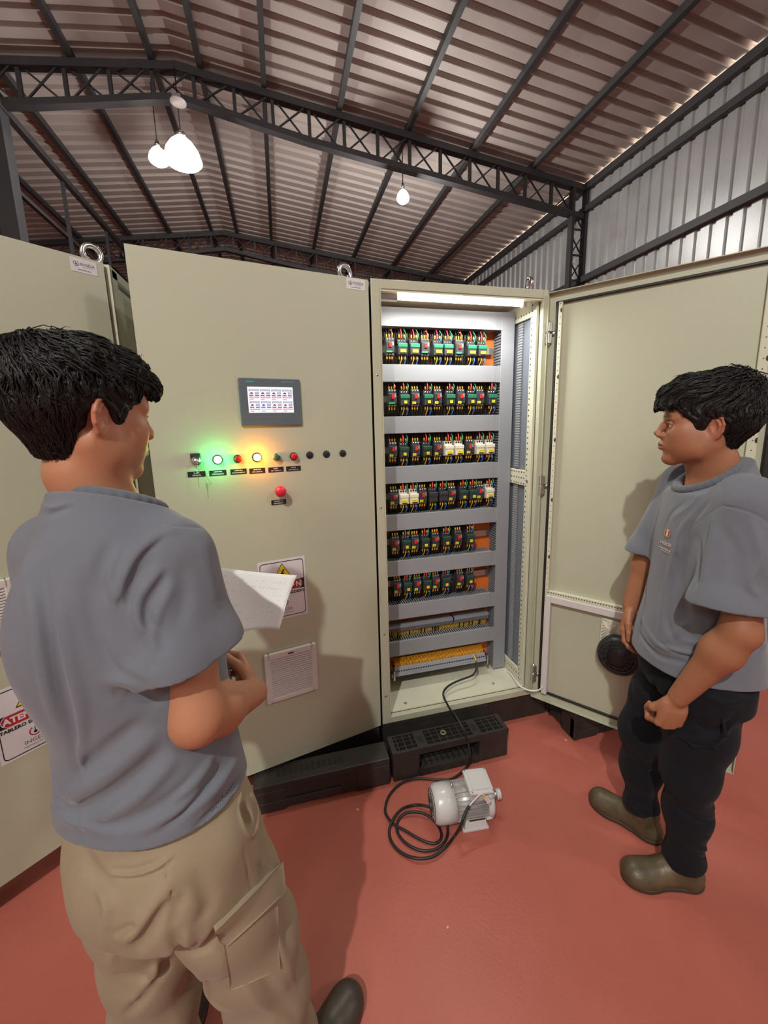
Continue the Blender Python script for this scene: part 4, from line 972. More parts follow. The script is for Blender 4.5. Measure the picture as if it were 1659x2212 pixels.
def head_parts(s,Hc,F,tilt,jaw=1.0,ear_sides=(1,-1)):
    """adds a head to the field; returns frame rows (F,L,U)"""
    F=nrm([F[0],F[1],math.tan(tilt)]); L=nrm(np.cross([0,0,1],F)); U=np.cross(F,L); R=np.array([F,L,U]); Hc=np.array(Hc,float)
    w=lambda f,l,u: Hc+F*f+L*l+U*u
    E=lambda f,l,u,r,k=.02,op='u',RR=None: s.ell(w(f,l,u),r,R if RR is None else RR,k,op)
    E(-.010,0,.050,(.098,.074,.078)); E(-.030,0,.030,(.070,.070,.065),.03)
    E(.030,0,-.020,(.062,.058,.078),.03)
    for l in(-1,1):
        s.chain([w(-.005,l*.058,-.035),w(.012,l*.052,-.068),w(.062,l*.018,-.098)],[.019,.018,.014],.032)
        E(.014,l*.047,-.044,(.030,.018,.032),.035)
        E(.058,l*.040,-.018,(.026,.022,.024),.03)      # cheekbone
        E(.050,l*.034,-.055,(.026,.022,.030),.03)       # cheek
    E(.073,0,-.097,(.018,.022,.016),.018)               # chin
    E(.072,0,.035,(.024,.052,.030),.03)                 # forehead/brow
    for l in(-1,1): s.cone(w(.088,l*.014,.021),w(.076,l*.046,.020),.0075,.0065,.014)
    for l in(-1,1): s.ell(w(.098,l*.032,.001),(.020,.019,.0125),R,.014,'s')
    s.chain([w(.085,0,.018),w(.0985,0,.0),w(.111,0,-.0215)],[.0075,.0080,.0100],.010)
    for l in(-1,1): E(.103,l*.0125,-.029,(.011,.0078,.0080),.007)
    for l in(-1,1): s.ell(w(.106,l*.0065,-.0375),(.006,.0035,.0035),R,.003,'s')
    E(.076,0,-.056,(.022,.030,.026),.02)
    s.chain([w(.090,-.022,-.0590),w(.0985,-.008,-.0545),w(.0985,.008,-.0545),w(.090,.022,-.0590)],[.0026,.0050,.0050,.0026],.006)
    s.chain([w(.089,-.020,-.0625),w(.0965,-.006,-.0660),w(.0965,.006,-.0660),w(.089,.020,-.0625)],[.0026,.0056,.0056,.0026],.006)
    s.chain([w(.095,-.022,-.0605),w(.1035,0,-.0603),w(.095,.022,-.0605)],[.0011,.0015,.0011],.002,op='s')
    s.ell(w(.098,0,-.082),(.008,.016,.005),R,.010,'s')
    for l in(-1,1):  # eyelids
        s.ell(w(.0765,l*.0315,.0015),(.0145,.0150,.0135),R,.004)
        s.ell(w(.0905,l*.0325,-.0005),(.008,.0120,.0034),R,.002,'s')
        s.chain([w(.086,l*.018,.0068),w(.0925,l*.032,.0088),w(.082,l*.046,.0055)],[.0012,.0018,.0012],.004)
    for l in(-1,1):  # ears
        a=l*.30; eR=np.array([nrm(F*math.cos(.5)-L*l*math.sin(.5)),nrm(L*l*math.cos(.5)+F*math.sin(.5)),U]); 
        tl=math.radians(12); f2=eR[0]*math.cos(tl)+U*math.sin(tl)*-1; u2=np.cross(f2,eR[1])*(1 if np.cross(f2,eR[1])@U>0 else -1)
        q=w(-.012,l*.074,-.002); eP=lambda f,n_,u: q+f2*f+eR[1]*n_+u2*u
        rr=np.array([f2,eR[1],u2])
        s.ell(eP(-.006,.004,.004),(.0175,.0055,.029),rr,.008)
        s.ell(eP(.0,.003,-.020),(.010,.0050,.013),rr,.006)
        s.ell(eP(-.003,.0125,.002),(.0105,.0075,.018),rr,.004,'s')
        rim=[eP(.010,.002,.010),eP(.006,.006,.026),eP(-.006,.0085,.033),eP(-.019,.0095,.022),eP(-.0225,.009,.004),eP(-.016,.0075,-.014),eP(-.005,.0055,-.027)]
        s.chain(rim,[.0028,.0032,.0034,.0034,.0032,.0030,.0035],.003)
        s.chain([eP(-.006,.0075,.020),eP(-.0125,.0075,.004),eP(-.0085,.0065,-.011)],[.0022,.0026,.0024],.004)
        s.ell(eP(.0085,.006,-.004),(.0035,.0035,.0065),rr,.004)
    return R,w
def hand_parts(s,wr,D,N,T,curls,thumb,sc=1.0,wrist=.026,tip=True):
    """wr wrist, D finger direction, N back-of-hand normal, T thumb side; curls: per finger (index..little) three bend angles"""
    D=nrm(D);N=nrm(np.array(N)-D*(np.array(N)@D));T_=nrm(np.cross(N,D)); T=T_*(1 if T_@np.array(T)>0 else -1); wr=np.array(wr,float)
    R=np.array([D,T,N]); w=lambda d,t,n_: wr+(D*d+T*t+N*n_)*sc
    s.ell(w(.045,0,0),np.array([.052,.038,.0155])*sc,R,.014); s.ell(w(.030,.018,-.008),np.array([.030,.018,.015])*sc,R,.012); s.ell(w(.035,-.022,-.006),np.array([.034,.014,.014])*sc,R,.012)
    tips=[]
    for i,(t0,bl,ls,r) in enumerate(((.0285,.088,(.042,.026,.020),.0093),(.0095,.093,(.046,.029,.021),.0096),(-.0095,.089,(.043,.027,.020),.0090),(-.0270,.080,(.034,.021,.018),.0080))):
        p=w(bl-.006,t0,0); s.cone(w(.035,t0*.7,.001),p,.0125*sc,(r+.0012)*sc,.010)
        a=0; q=p; rr=r
        for j in range(3):
            a+=curls[i][j]; d=D*math.cos(a)-N*math.sin(a)+T*(.06*(1.5-i)*(.5 if j==0 else 0)); d=nrm(d); q2=q+d*ls[j]*sc
            s.cone(q,q2,rr*sc,(rr-.0009)*sc,.0035 if j else .006); s.ell(q,(rr*1.07*sc,)*3,None,.002); q=q2; rr-=.0009
        tips.append(q)
    p=w(.020,.024,-.006); q=p; rr=.0125
    for j,(l,v) in enumerate(zip((.040,.032,.026),thumb)):
        d=nrm(D*v[0]+T*v[1]+N*v[2]); q2=q+d*l*sc; s.cone(q,q2,rr*sc,(rr-.0016)*sc,.008 if j==0 else .004); q=q2; rr-=.0014
    tips.append(q); return tips,w
def tintcols(V,base,spots):
    C=np.tile(np.array(base,float),(len(V),1))
    for c,r,col,am in spots:
        r=np.array(r if hasattr(r,'__len__') else (r,)*3,float); d=np.linalg.norm((V-np.array(c))/r,axis=1); f=(am*np.exp(-d**4))[:,None]; C=C*(1-f)+np.array(col)*f
    return C
def strands(hs,n,flow,region,seed,step=.010,steps=7,lift=.003,r0=.0017,curl=.35,droop=0.):
    rg=np.random.RandomState(seed); c,rad=region
    d=rg.normal(size=(n*3,3)); d/=np.linalg.norm(d,axis=1)[:,None]; P=c+d*rad*1.5
    for _ in range(40):
        e=hs.ev(P); g=hs.grad(P); P=P-g*np.clip(e,-.02,.02)[:,None]*.8
    e=np.abs(hs.ev(P)); P=P[e<.002][:n]; n=len(P); paths=[P.copy()]; kv=rg.normal(size=(n,3))*curl; Dp=None
    for k in range(steps-1):
        g=hs.grad(P); f=flow(P)+kv+rg.normal(size=(n,3))*curl*.35; f-= (f*g).sum(1)[:,None]*g; f/=np.linalg.norm(f,axis=1)[:,None]+1e-9
        if Dp is not None: f=.55*f+.45*Dp; f/=np.linalg.norm(f,axis=1)[:,None]
        Dp=f; P=P+f*step; e=hs.ev(P); tgt=lift*(.3+k/steps*1.6)*(.4+rg.rand(n)*.9); P=P-g*(e-tgt)[:,None]*.8; P[:,2]-=droop*k; paths.append(P.copy())
    A=np.stack(paths,1)  # n,steps,3
    V=[];Q=[];m=4;b=0
    T=np.gradient(A,axis=1);T/=np.linalg.norm(T,axis=2)[:,:,None]+1e-9
    ref=np.array([.3,.5,.81]); U=np.cross(T,ref);U/=np.linalg.norm(U,axis=2)[:,:,None]+1e-9;Wv=np.cross(T,U)
    rads=r0*np.array([.55]+[1.0]*(steps-3)+[.7,.12])[None,:]*(.6+rg.rand(n)*.8)[:,None]
    ring=np.stack([A+(U*math.cos(2*math.pi*k/m)+Wv*math.sin(2*math.pi*k/m))*rads[:,:,None] for k in range(m)],2) # n,steps,m,3
    idx=np.arange(n*steps*m).reshape(n,steps,m); a=idx[:,:-1,:];bq=np.roll(a,-1,2);d_=idx[:,1:,:];c_=np.roll(d_,-1,2)
    return ring.reshape(-1,3),np.stack([a,bq,c_,d_],-1).reshape(-1,4)
EYEW=mat('eye_white',(.55,.50,.46),.2); IRIS=mat('iris_dark',(.02,.012,.008),.15)
def eyes(p,Hc,R,w,look=0):
    for l in(-1,1):
        m=MB(); c=w(.0775,l*.0315,.0012); F=R[0]; m.lathe(Vector(c),Vector(F),[(.0125*math.sin(a),.0125*math.cos(a)) for a in np.linspace(-1.5,1.25,12)],EYEW,20)
        m.lathe(Vector(c),Vector(F),[(.0105+.0022*math.sin(a),.0060*math.cos(a)) for a in np.linspace(0,1.5,5)],IRIS,16); m.build('eye',p)
def decal(sdf,polys,mt,name,parent,off=.0016):
    m=MB()
    for poly in polys:
        h=sdf.hit(poly); g=sdf.grad(h); m.add([tuple(a) for a in h+g*off],[tuple(range(len(poly)))],mt)
    return m.build(name,parent)
def cloth_noise(a1,f1,a2,f2,ph=0):
    def fn(P):
        x,y,z=P.T; u=x+y*.7+ph; v=y-x*.6
        return a1*(np.sin(f1*z+4*np.sin(9*u)+ph)*np.sin(f1*.8*u+1.3)+.5*np.sin(f1*1.7*v+3*np.sin(7*z)))+a2*np.sin(f2*(z*.8+u)+5*np.sin(6*v+ph))*np.sin(f2*.6*v+ph)
    return fn
QH=.0022   # finest sculpting step
def unit2(x,y): v=nrm((x,y,0)); return v
def clothed_man(cfg): pass
# ------------------------------------------------------------------ right man
def hair_field(Hc,R,w,style):
    s=Sdf(); E=lambda f,l,u,r,k=.02,op='u': s.ell(w(f,l,u),r,R,k,op)
    if style=='L':
        E(-.012,0,.052,(.110,.088,.086)); E(-.046,0,.026,(.072,.080,.074),.03); E(-.046,0,-.042,(.034,.048,.046),.03)
        E(-.078,.01,.078,(.050,.056,.046),.03); E(.046,0,.086,(.058,.064,.038),.03); E(.092,-.010,.064,(.028,.044,.024),.02); E(-.02,0,.102,(.07,.06,.036),.02)
        for l in(-1,1): E(.014,l*.064,.018,(.026,.013,.040),.015)
    else:
        E(-.014,0,.056,(.112,.090,.098)); E(-.048,0,.030,(.072,.080,.072),.03); E(-.046,0,-.036,(.034,.048,.042),.03)
        E(-.055,0,.092,(.066,.066,.056),.03); E(.050,0,.094,(.062,.068,.044),.03); E(.098,.006,.062,(.024,.050,.030),.02); E(-.105,0,.10,(.022,.03,.022),.02)
        for l in(-1,1): E(.012,l*.064,.020,(.026,.013,.038),.015)
    # open the face, ears and neck
    s.ell(w(.108,0,-.020),(.062,.13,.073),R,.010,'s')
    s.ell(w(.055,0,-.082),(.060,.12,.066),R,.012,'s')
    s.ell(w(-.010,0,-.110),(.052,.12,.052),R,.012,'s')
    for l in(-1,1): s.ell(w(.066,l*.085,-.016),(.036,.045,.050),R,.006,'s')
    for l in(-1,1): s.ell(w(-.012,l*.092,-.012),(.0235,.035,.034),R,.006,'s'); s.ell(w(.004,l*.09,-.050),(.03,.04,.034),R,.006,'s')
    def wv(P):
        q=(P-Hc)@R.T; th=np.arctan2(q[:,1],q[:,0]+.05); el=np.arctan2(q[:,2]-.02,np.hypot(q[:,0]+.05,q[:,1]))
        top=np.clip((q[:,2]+.02)/.08,0.15,1)
        return top*(.0030*np.sin(13*th+5*np.sin(4*el+th))*np.cos(6*el+2*np.sin(3*th))+.0028*np.sin(29*th+6*np.sin(6*el))+.0022*np.sin(60*q[:,0]+40*q[:,1]+3*np.sin(30*q[:,2])))
    s.wave(wv); return s
def hair_build(Hc,R,w,style,parent,seed):
    hs=hair_field(Hc,R,w,style); c=np.array(w(-.01,0,.04)); parts=[nets(hs,c-.17,c+.17,.0024)]
    crown=w(-.065,.01,.135)
    F,L,U=R
    def flow(P):
        d=P-crown; d/=np.linalg.norm(d,axis=1)[:,None]+1e-6; q=(P-Hc)@R.T
        return d+F*np.where(q[:,2]>.07,.75,0)[:,None]-U*np.where(q[:,2]<.07,.7,0.1)[:,None]
    def ok(v,q):
        return v,q
    n=2600
    V,Q=strands(hs,n,flow,(c,.16),seed,step=.0095,steps=8,lift=.0030,r0=.0019,curl=.28)
    V2,Q2=strands(hs,260,flow,(c+U*.05,.13),seed+5,step=.0085,steps=9,lift=.005,r0=.0008,curl=.5)
    V3,Q3=strands(hs,1500,flow,(c-U*.02,.15),seed+9,step=.0065,steps=5,lift=.0022,r0=.0016,curl=.25)
    def keep(V,Q,m,steps):   # drop locks that grow across the face
        A=V.reshape(-1,steps,m,3).mean(2); q=(A-Hc)@R.T
        bad=((q[:,:,0]>.052)&(q[:,:,2]<.030))|((q[:,:,2]<-.075))|((q[:,:,2]<-.03)&(q[:,:,0]>-.03))|((np.abs(q[:,:,1])>.060)&(q[:,:,2]<.026)&(q[:,:,0]>-.042)&(q[:,:,0]<.016))|((np.abs(q[:,:,1])>.055)&(q[:,:,2]<.030)&(q[:,:,0]>.030))|((np.abs(q[:,:,1])>.055)&(q[:,:,2]<-.008)&(q[:,:,0]>-.03))
        ok=~(np.maximum.accumulate(bad,axis=1)); sg=ok[:,:-1]&ok[:,1:]; Qr=Q.reshape(len(A),steps-1,m,4)[sg].reshape(-1,4); return V,Qr
    V,Q=keep(V,Q,4,8); V2,Q2=keep(V2,Q2,4,9)
    V3,Q3=keep(V3,Q3,4,5); parts+=[(V,Q),(V2,Q2),(V3,Q3)]
    return npmesh('hair',parts,HAIR,parent)
def sleeve(s,sh,hm,F,r0,r1,n=None,off=.030,k=.035,ln=.0):
    """flattened open sleeve from shoulder to hem, widened along F"""
    sh=np.array(sh,float);hm=np.array(hm,float);F=np.array(F,float); q=Sdf(); v=nrm(hm-sh); e=hm+v*.05
    for g in(-1,1): q.chain([sh+F*g*off*.25,hm+F*g*off,e+F*g*off],[r0,r1,r1],.03,k0=.04)
    n=v if n is None else nrm(n); q.half(hm,n,.0015)
    i=Sdf()
    for g in(-1,1): i.cone(hm-v*.035+F*g*off*.9,e+F*g*off,r1-.014,r1-.006,.03)
    q.sub(i,hm,.16,.002,'s')
    for dz in(.019,): # stitched hem
        P=[hm-v*dz+F*math.cos(t_)*(r1+off)*1.0+np.cross(v,F)*math.sin(t_)*r1 for t_ in np.linspace(0,2*math.pi,25)]; q.line(P,-.0012,.0022,False)
    s.sub(q,(sh+hm)/2,np.linalg.norm(hm-sh)/2+r1+off+.03,k)
def cuff_leg(s,pts,rs,n,k=.05,hol=.012):
    q=Sdf(); p=[np.array(x,float) for x in pts]; v=nrm(p[-1]-p[-2]); q.chain(p+[p[-1]+v*.05],list(rs)+[rs[-1]],.05); q.half(p[-1],n,.0015)
    q.cone(p[-1]-v*.03,p[-1]+v*.06,rs[-1]-.012,rs[-1]-hol,.002,'s'); c_=sum(p)/len(p)
    s.sub(q,c_,max(np.linalg.norm(x-c_) for x in p)+max(rs)+.06,k)
def boot(s,heel,toe,hi=.15,w_=.043,ank=None):
    heel=np.array([*heel,0.]);toe=np.array([*toe,0.]); D=nrm(toe-heel); Ln=np.linalg.norm(toe-heel); Sd=np.cross([0,0,1],D); R=np.array([D,Sd,[0,0,1.]])
    q=lambda d,l,z: heel+D*d*Ln+Sd*l+np.array([0,0,z])
    s.ell(q(.76,0,.026),(.24*Ln,w_,.036),R,.02); s.ell(q(.83,0,.030),(.17*Ln,w_*.93,.040),R,.02); s.ell(q(.17,0,.035),(.17*Ln,w_*.76,.045),R,.03)
    s.cone(q(.22,0,.04),q(.62,0,.038),.040,.038,.03); s.cone(q(.45,0,.055),q(.24,0,.10),.034,.042,.03)
    a=q(.24,0,.10); b=a+np.array([0,0,hi-.10]) if ank is None else np.array(ank); s.cone(a,b,.043,.047,.02)
    for i in range(3): s.line([q(.36+.06*i,-.035,.085-.014*i),q(.42+.06*i,0,.098-.014*i),q(.36+.06*i,.035,.085-.014*i)],.0025,.006)
    s.line([q(.40,-.05,.03),q(.50,-.045,.062),q(.56,-.02,.088),q(.57,0,.092),q(.56,.02,.088),q(.50,.045,.062),q(.40,.05,.03)],-.0022,.0025,False)
    for g in(-1,1): s.line([q(.12,g*.05,.05),q(.10,g*.045,.09),q(.20,g*.05,.14)],-.0018,.0025,False)
    s.half((0,0,0),(0,0,-1),.002); return q,R,Ln
LEATH=mat('boot_leather',(.060,.046,.026),.42,spec=.45,noise=(16,.20,(.125,.088,.048)),bump=(70,.45,.003))
LEATHD=mat('dark_shoe_leather',(.035,.028,.024),.42,spec=.5,noise=(20,.3,(.06,.045,.034)),bump=(90,.2,.0015))
SHIRT=fabric('slate_tshirt',(.138,.146,.175),(.158,.166,.197)); SHIRTR=fabric('slate_tshirt_collar',(.108,.116,.142),(.122,.130,.157))
NAVY=fabric('navy_trousers',(.006,.0065,.010),(.009,.010,.015),sh=.03); KHAKI=fabric('khaki_trousers',(.272,.208,.134),(.32,.25,.168),weave=700,sh=.1)
SKINL=skinmat('skin_left',(.5,.26,.16)); SKINR=skinmat('skin_right',(.4,.2,.12))

def man_right():
    t=thing('person','person in grey-blue t-shirt and dark trousers standing by the open right door, looking left','person',(1.22,.95,0),'men in the hall')
    Ft=nrm((-.90,.44,0)); Lt=nrm((-.44,-.90,0)); ang=math.atan2(Lt[1],Lt[0])
    Hc=np.array([1.190,.928,1.548]); Fh=(-.74,.67)
    sh_n=np.array([1.150,.755,1.352]); sh_f=np.array([1.285,1.045,1.355])
    el_n=np.array([1.098,.705,1.035]); wr_n=np.array([1.040,.795,.800]); el_f=np.array([1.245,1.125,1.06]); wr_f=np.array([1.200,1.130,.905])
    zz=[.80,.90,1.00,1.12,1.24,1.33,1.39,1.44,1.475]
    cx=[1.222,1.220,1.220,1.222,1.222,1.222,1.222,1.226,1.232]; cy=[.900,.902,.902,.900,.898,.898,.900,.898,.894]
    aa=[.182,.172,.165,.172,.180,.162,.108,.080,.073]; bb=[.168,.156,.138,.128,.122,.105,.082,.068,.062]; an=[ang]*9
    # ---- body
    b=Sdf(); R,w=head_parts(b,Hc,Fh,.05); F,L,U=R
    b.chain([w(-.014,0,-.045),w(-.034,0,-.10),(1.232,.896,1.36)],[.051,.054,.062],.03); b.cone(w(-.004,0,-.085),(1.198,.920,1.36),.026,.030,.022)
    for l in(-1,1): b.cone(w(-.02,l*.055,-.05),(1.19+.012*l,.93,1.375),.012,.012,.03)
    b.cone((1.225,.90,1.325),(1.225,.90,1.29),.070,.11,.04)
    head=nets(b,(1.0,.74,1.33),(1.42,1.12,1.74),.0019)
    a=Sdf(); a.chain([sh_n,sh_n*.5+el_n*.5+[0,-.004,0],el_n,el_n*.72+wr_n*.28,wr_n],[.050,.046,.038,.043,.0265],.03)
    a.ell(el_n+[.008,-.008,-.002],(.026,.026,.028),None,.02)
    Dn=nrm(wr_n-el_n+[-.02,.05,0]); hd=nrm(np.array([-.16,.12,-1.0]))
    hand_parts(a,wr_n+hd*.012,hd,nrm((-.35,-.90,-.35)),nrm((-.85,.35,.2)),[(1.1,1.35,.8)]*2+[(1.15,1.4,.8),(1.2,1.4,.8)],[(.78,.42,-.40),(.62,-.25,-.74),(.35,-.6,-.7)],1.0)
    a.chain([sh_f,sh_f*.5+el_f*.5,el_f,wr_f],[.050,.046,.040,.028],.03)
    h2=nrm((-.22,-.05,-.97)); hand_parts(a,wr_f+h2*.008,h2,nrm((-.45,.85,0)),nrm((-.85,-.5,0)),[(.30,.55,.35),(.38,.6,.4),(.45,.65,.4),(.5,.7,.4)],[(.85,.45,-.25),(.95,.1,-.25),(.97,-.05,-.2)],.97)
    arms=nets(a,(.9,.6,.66),(1.42,1.28,1.44),QH)
    c=Sdf(); c.loft(zz[1:7],cx[1:7],cy[1:7],np.array(aa[1:7])-.022,np.array(bb[1:7])-.022,an[1:7]); c.chain([sh_n,sh_f],[.045,.045]); 
    hips=[(1.190,.825,.86),(1.262,.975,.86)]; kn=[(1.205,.846,.47),(1.195,1.020,.48)]; ak=[(1.238,.866,.10),(1.246,1.050,.10)]
    c.cone(hips[0],hips[1],.08,.08,.03); c.cone((1.222,.90,.88),(1.222,.90,.98),.10,.11,.03)
    for i in(0,1): c.chain([hips[i],kn[i],ak[i]],[.066,.048,.036],.03)
    core=nets(c,(.95,.65,.05),(1.5,1.25,1.43),.006)
    V=np.concatenate([head[0],arms[0],core[0]])
    base=(.335,.140,.074)
    cols=tintcols(V,base,[(w(.105,0,-.060),(.016,.026,.009),(.27,.085,.06),.8),(w(.12,0,-.025),.02,(.42,.19,.115),.5),(w(.06,.05,-.02),.035,(.36,.14,.08),.5),
        (w(-.012,.078,0),(.03,.03,.04),(.38,.13,.08),.8),(w(.100,.018,.0265),(.016,.014,.0050),(.03,.02,.015),.85),(w(.088,.036,.0275),(.016,.014,.0048),(.03,.02,.015),.85),(w(.100,-.018,.0265),(.016,.014,.0050),(.03,.02,.015),.85),(w(.088,-.036,.0275),(.016,.014,.0048),(.03,.02,.015),.85),(w(.088,.033,.0068),(.012,.014,.0022),(.05,.025,.02),.8),
        (w(.10,0,-.047),(.012,.02,.005),(.24,.10,.06),.5),(w(.03,.05,-.09),(.05,.03,.03),(.28,.12,.07),.4)])
    npmesh('body',[head,arms,core],SKINR,t,cols)
    eyes(t,Hc,R,w); hair_build(Hc,R,w,'R',t,3)
    # ---- t-shirt
    s=Sdf(); s.loft(zz,cx,cy,aa,bb,an)
    s.chain([(1.222,.90,1.378),sh_n+[.0,0,.008]],[.062,.058],.06); s.chain([(1.222,.90,1.378),sh_f+[0,0,.008]],[.062,.056],.06)
    hm=np.array([1.090,.728,1.095]); sleeve(s,sh_n+[.004,.004,-.012],hm,Ft,.062,.062,nrm((-.12,-.05,-1)))
    hf=np.array([1.252,1.115,1.11]); sleeve(s,sh_f,hf,Ft,.058,.056,(0,0,-1),.018)
    base=s; fold=lambda pix,amp,wd: s.pfold(pix,amp,wd)
    lines=[ # pixel polylines of the folds: (points, height, width)
     ([(1495,1150),(1470,1230),(1478,1330),(1500,1400)],-.010,.020),([(1460,1175),(1440,1260),(1430,1340),(1420,1395)],.006,.014),([(1500,1110),(1470,1150),(1462,1200)],.006,.010),
     ([(1530,1085),(1500,1120),(1475,1165)],-.005,.008),([(1395,1180),(1390,1300),(1378,1390)],-.004,.012),
     ([(1385,1330),(1420,1390),(1480,1410),(1530,1412)],.008,.009),([(1380,1365),(1420,1415),(1480,1430)],-.007,.008),([(1395,1350),(1440,1400),(1500,1420),(1560,1415)],-.006,.006),([(1480,1385),(1540,1395),(1600,1385)],.007,.009),([(1520,1420),(1590,1410),(1650,1390)],-.007,.010),
     ([(1600,1330),(1620,1370),(1655,1400)],.006,.012),([(1500,1300),(1480,1350),(1440,1385)],.006,.012),([(1450,1240),(1440,1330),(1460,1390)],-.005,.012),
     ([(1545,1110),(1535,1180),(1515,1260)],.007,.014),([(1505,1160),(1510,1220),(1500,1270)],-.007,.010),([(1620,1120),(1640,1180),(1655,1250)],.005,.014),([(1560,1140),(1590,1200),(1580,1270)],-.004,.016),
     ([(1640,1210),(1620,1260),(1640,1290)],.005,.010),([(1480,1085),(1450,1110),(1432,1150)],-.003,.008),([(1520,1060),(1490,1095),(1455,1120)],.003,.008)]
    hits=[(np.array(spline(base.hit(p),4)),a_,w_) for p,a_,w_ in lines]
    for p,a_,w_ in hits: s.line(p,a_,w_)
    seam=base.hit([(1560,1092),(1530,1110),(1500,1135),(1487,1160),(1490,1200),(1500,1250)]); s.line(np.array(spline(seam,4)),-.0022,.0028,False)
    seam=base.hit([(1560,1092),(1600,1100),(1640,1115),(1659,1130)]); s.line(np.array(spline(seam,4)),-.0022,.0028,False)
    seam=base.hit([(1556,1035),(1562,1065),(1563,1092)]); s.line(seam,-.0018,.0025,False)
    s.wave(cloth_noise(.0012,17,.0005,42,.4))
    s.half((1.222,.90,.826),(-.04,-.02,-1),.002); 
    s.loft([.60,.80,.845],[1.222]*3,[.90]*3,[.170,.168,.155],[.158,.155,.140],[ang]*3,.002,op='s')
    nk=np.array([1.216,.908,1.402])+Ft*.014; nn_=nrm(Ft*.62+np.array([0,0,1])); s.cone(nk+nn_*.09,nk-nn_*.045,.076,.066,.004,'s'); collar_cut(s,nk,nn_)
    sh=nets(s,(.92,.58,.79),(1.5,1.25,1.50),.0030); npmesh('tshirt',[sh],SHIRT,t)
    # collar rib
    cr=Sdf(); ring=collar_ring(s,nk,nn_,Ft); cr.chain(ring,[.0115]*len(ring),.004); npmesh('collar',[nets(cr,(1.08,.76,1.32),(1.36,1.04,1.50),.0025)],SHIRTR,t)
    # logo on the chest
    lg=mat('shirt_print',(.75,.55,.50),.7); lo=mat('shirt_print_orange',(.70,.20,.08),.7)
    cxp,cyp=1443,1152; oc_=[(cxp+7*math.cos(q),cyp+10*math.sin(q)) for q in np.linspace(0,6.28,11)[:-1]]; ic=[(cxp+4.5*math.cos(q),cyp+7.5*math.sin(q)) for q in np.linspace(0,6.28,11)[:-1]]
    o=decal(s,[[oc_[i],oc_[(i+1)%10],ic[(i+1)%10],ic[i]] for i in range(10)],lo,'shirt_logo',t)
    pol=[[(cxp-1,cyp-8),(cxp+3,cyp-8),(cxp+1,cyp+5),(cxp-3,cyp+6)]]
    decal(s,pol,lg,'logo_flame',o,.0019)
    pol=[]
    def glyph(x,y,ch):
        dx,dy=.28,.16  # baseline slope
        X=lambda u,v:(x+u*3.2+v*0.3, y+u*1.4-v*7.0)
        S={'I':[(0.3,0,.6,1)],'N':[(0,0,.25,1),(.75,0,1,1),(.2,.4,.8,.65)],'G':[(0,0,.25,1),(.2,0,1,.2),(.2,.8,1,1),(.75,.1,1,.5)],'E':[(0,0,.25,1),(.2,0,1,.2),(.2,.42,.8,.6),(.2,.8,1,1)],'S':[(0,.8,1,1),(0,.5,.25,.9),(0,.42,1,.6),(.75,.1,1,.5),(0,0,1,.2)],'A':[(0,0,.25,1),(.75,0,1,1),(.2,.8,.8,1),(.2,.4,.8,.55)]}[ch]
        for a_,b_,c_,d_ in S: pol.append([X(a_,b_),X(c_,b_),X(c_,d_),X(a_,d_)])
    for i,ch in enumerate('INGESA'): glyph(1426.5+i*4.2,1172+i*1.9,ch)
    pol+= [[(1426+i*3.4,1179+i*1.7),(1428.4+i*3.4,1180.2+i*1.7),(1428.4+i*3.4,1183+i*1.7),(1426+i*3.4,1181.8+i*1.7)] for i in range(7)]+[[(1428+i*3.4,1185+i*1.7),(1430.2+i*3.4,1186.2+i*1.7),(1430.2+i*3.4,1188.4+i*1.7),(1428+i*3.4,1187.2+i*1.7)] for i in range(6)]
    decal(s,pol,lg,'logo_text',o,.0019)
    # ---- trousers
    p=Sdf(); p.loft([.74,.80,.86,.92],[1.226,1.225,1.223,1.222],[.899,.899,.900,.900],[.160,.160,.150,.140],[.136,.134,.122,.110],[ang]*4,.04)
    p.ell((1.285,.862,.74),(.068,.080,.080),None,.05); p.ell((1.305,.915,.74),(.065,.075,.080),None,.05)
    kn=[(1.190,.850,.47),(1.185,1.018,.48)]
    cuff_leg(p,[(1.195,.828,.80),(1.200,.842,.62),kn[0],(1.215,.858,.30),(1.236,.864,.095)],[.094,.084,.069,.060,.051],(.25,-.1,-1))
    cuff_leg(p,[(1.258,.972,.80),(1.222,1.000,.62),kn[1],(1.218,1.040,.30),(1.246,1.048,.115)],[.090,.080,.069,.060,.050],(.1,-.1,-1))
    pl=[([(1450,1590),(1500,1600),(1560,1590),(1585,1560)],.006,.012),([(1440,1575),(1500,1610),(1560,1615)],-.006,.010),([(1520,1500),(1570,1520),(1610,1510)],.006,.012),([(1500,1560),(1540,1580),(1590,1545)],-.006,.010),([(1560,1460),(1600,1490),(1640,1500)],-.006,.014),
        ([(1445,1700),(1490,1740),(1550,1745)],.006,.012),([(1450,1730),(1500,1770),(1550,1770)],-.006,.012),([(1455,1790),(1490,1825),(1540,1840)],.007,.009),([(1450,1810),(1490,1845),(1530,1855)],-.006,.008),([(1460,1770),(1500,1800),(1545,1810)],-.005,.009),
        ([(1350,1560),(1380,1600),(1400,1650)],.005,.012),([(1355,1700),(1385,1740),(1420,1750)],.006,.009),([(1358,1725),(1390,1760),(1425,1770)],-.005,.008),([(1350,1450),(1370,1520),(1400,1570)],-.005,.014),([(1420,1470),(1410,1540),(1420,1600)],-.007,.014),([(1360,1620),(1400,1660),(1430,1660)],.005,.012)]
    H_=[(np.array(spline(p.hit(q_),4)),a_,w_) for q_,a_,w_ in pl]
    for q_,a_,w_ in H_: p.line(q_,a_,w_)
    p.wave(cloth_noise(.0016,19,.0007,44,2.))
    pm=nets(p,(.98,.62,.04),(1.5,1.22,.96),.0032); pa=npmesh('trousers',[pm],NAVY,t)
    pk=Sdf(); # cargo pocket flap as a raised panel on the near thigh
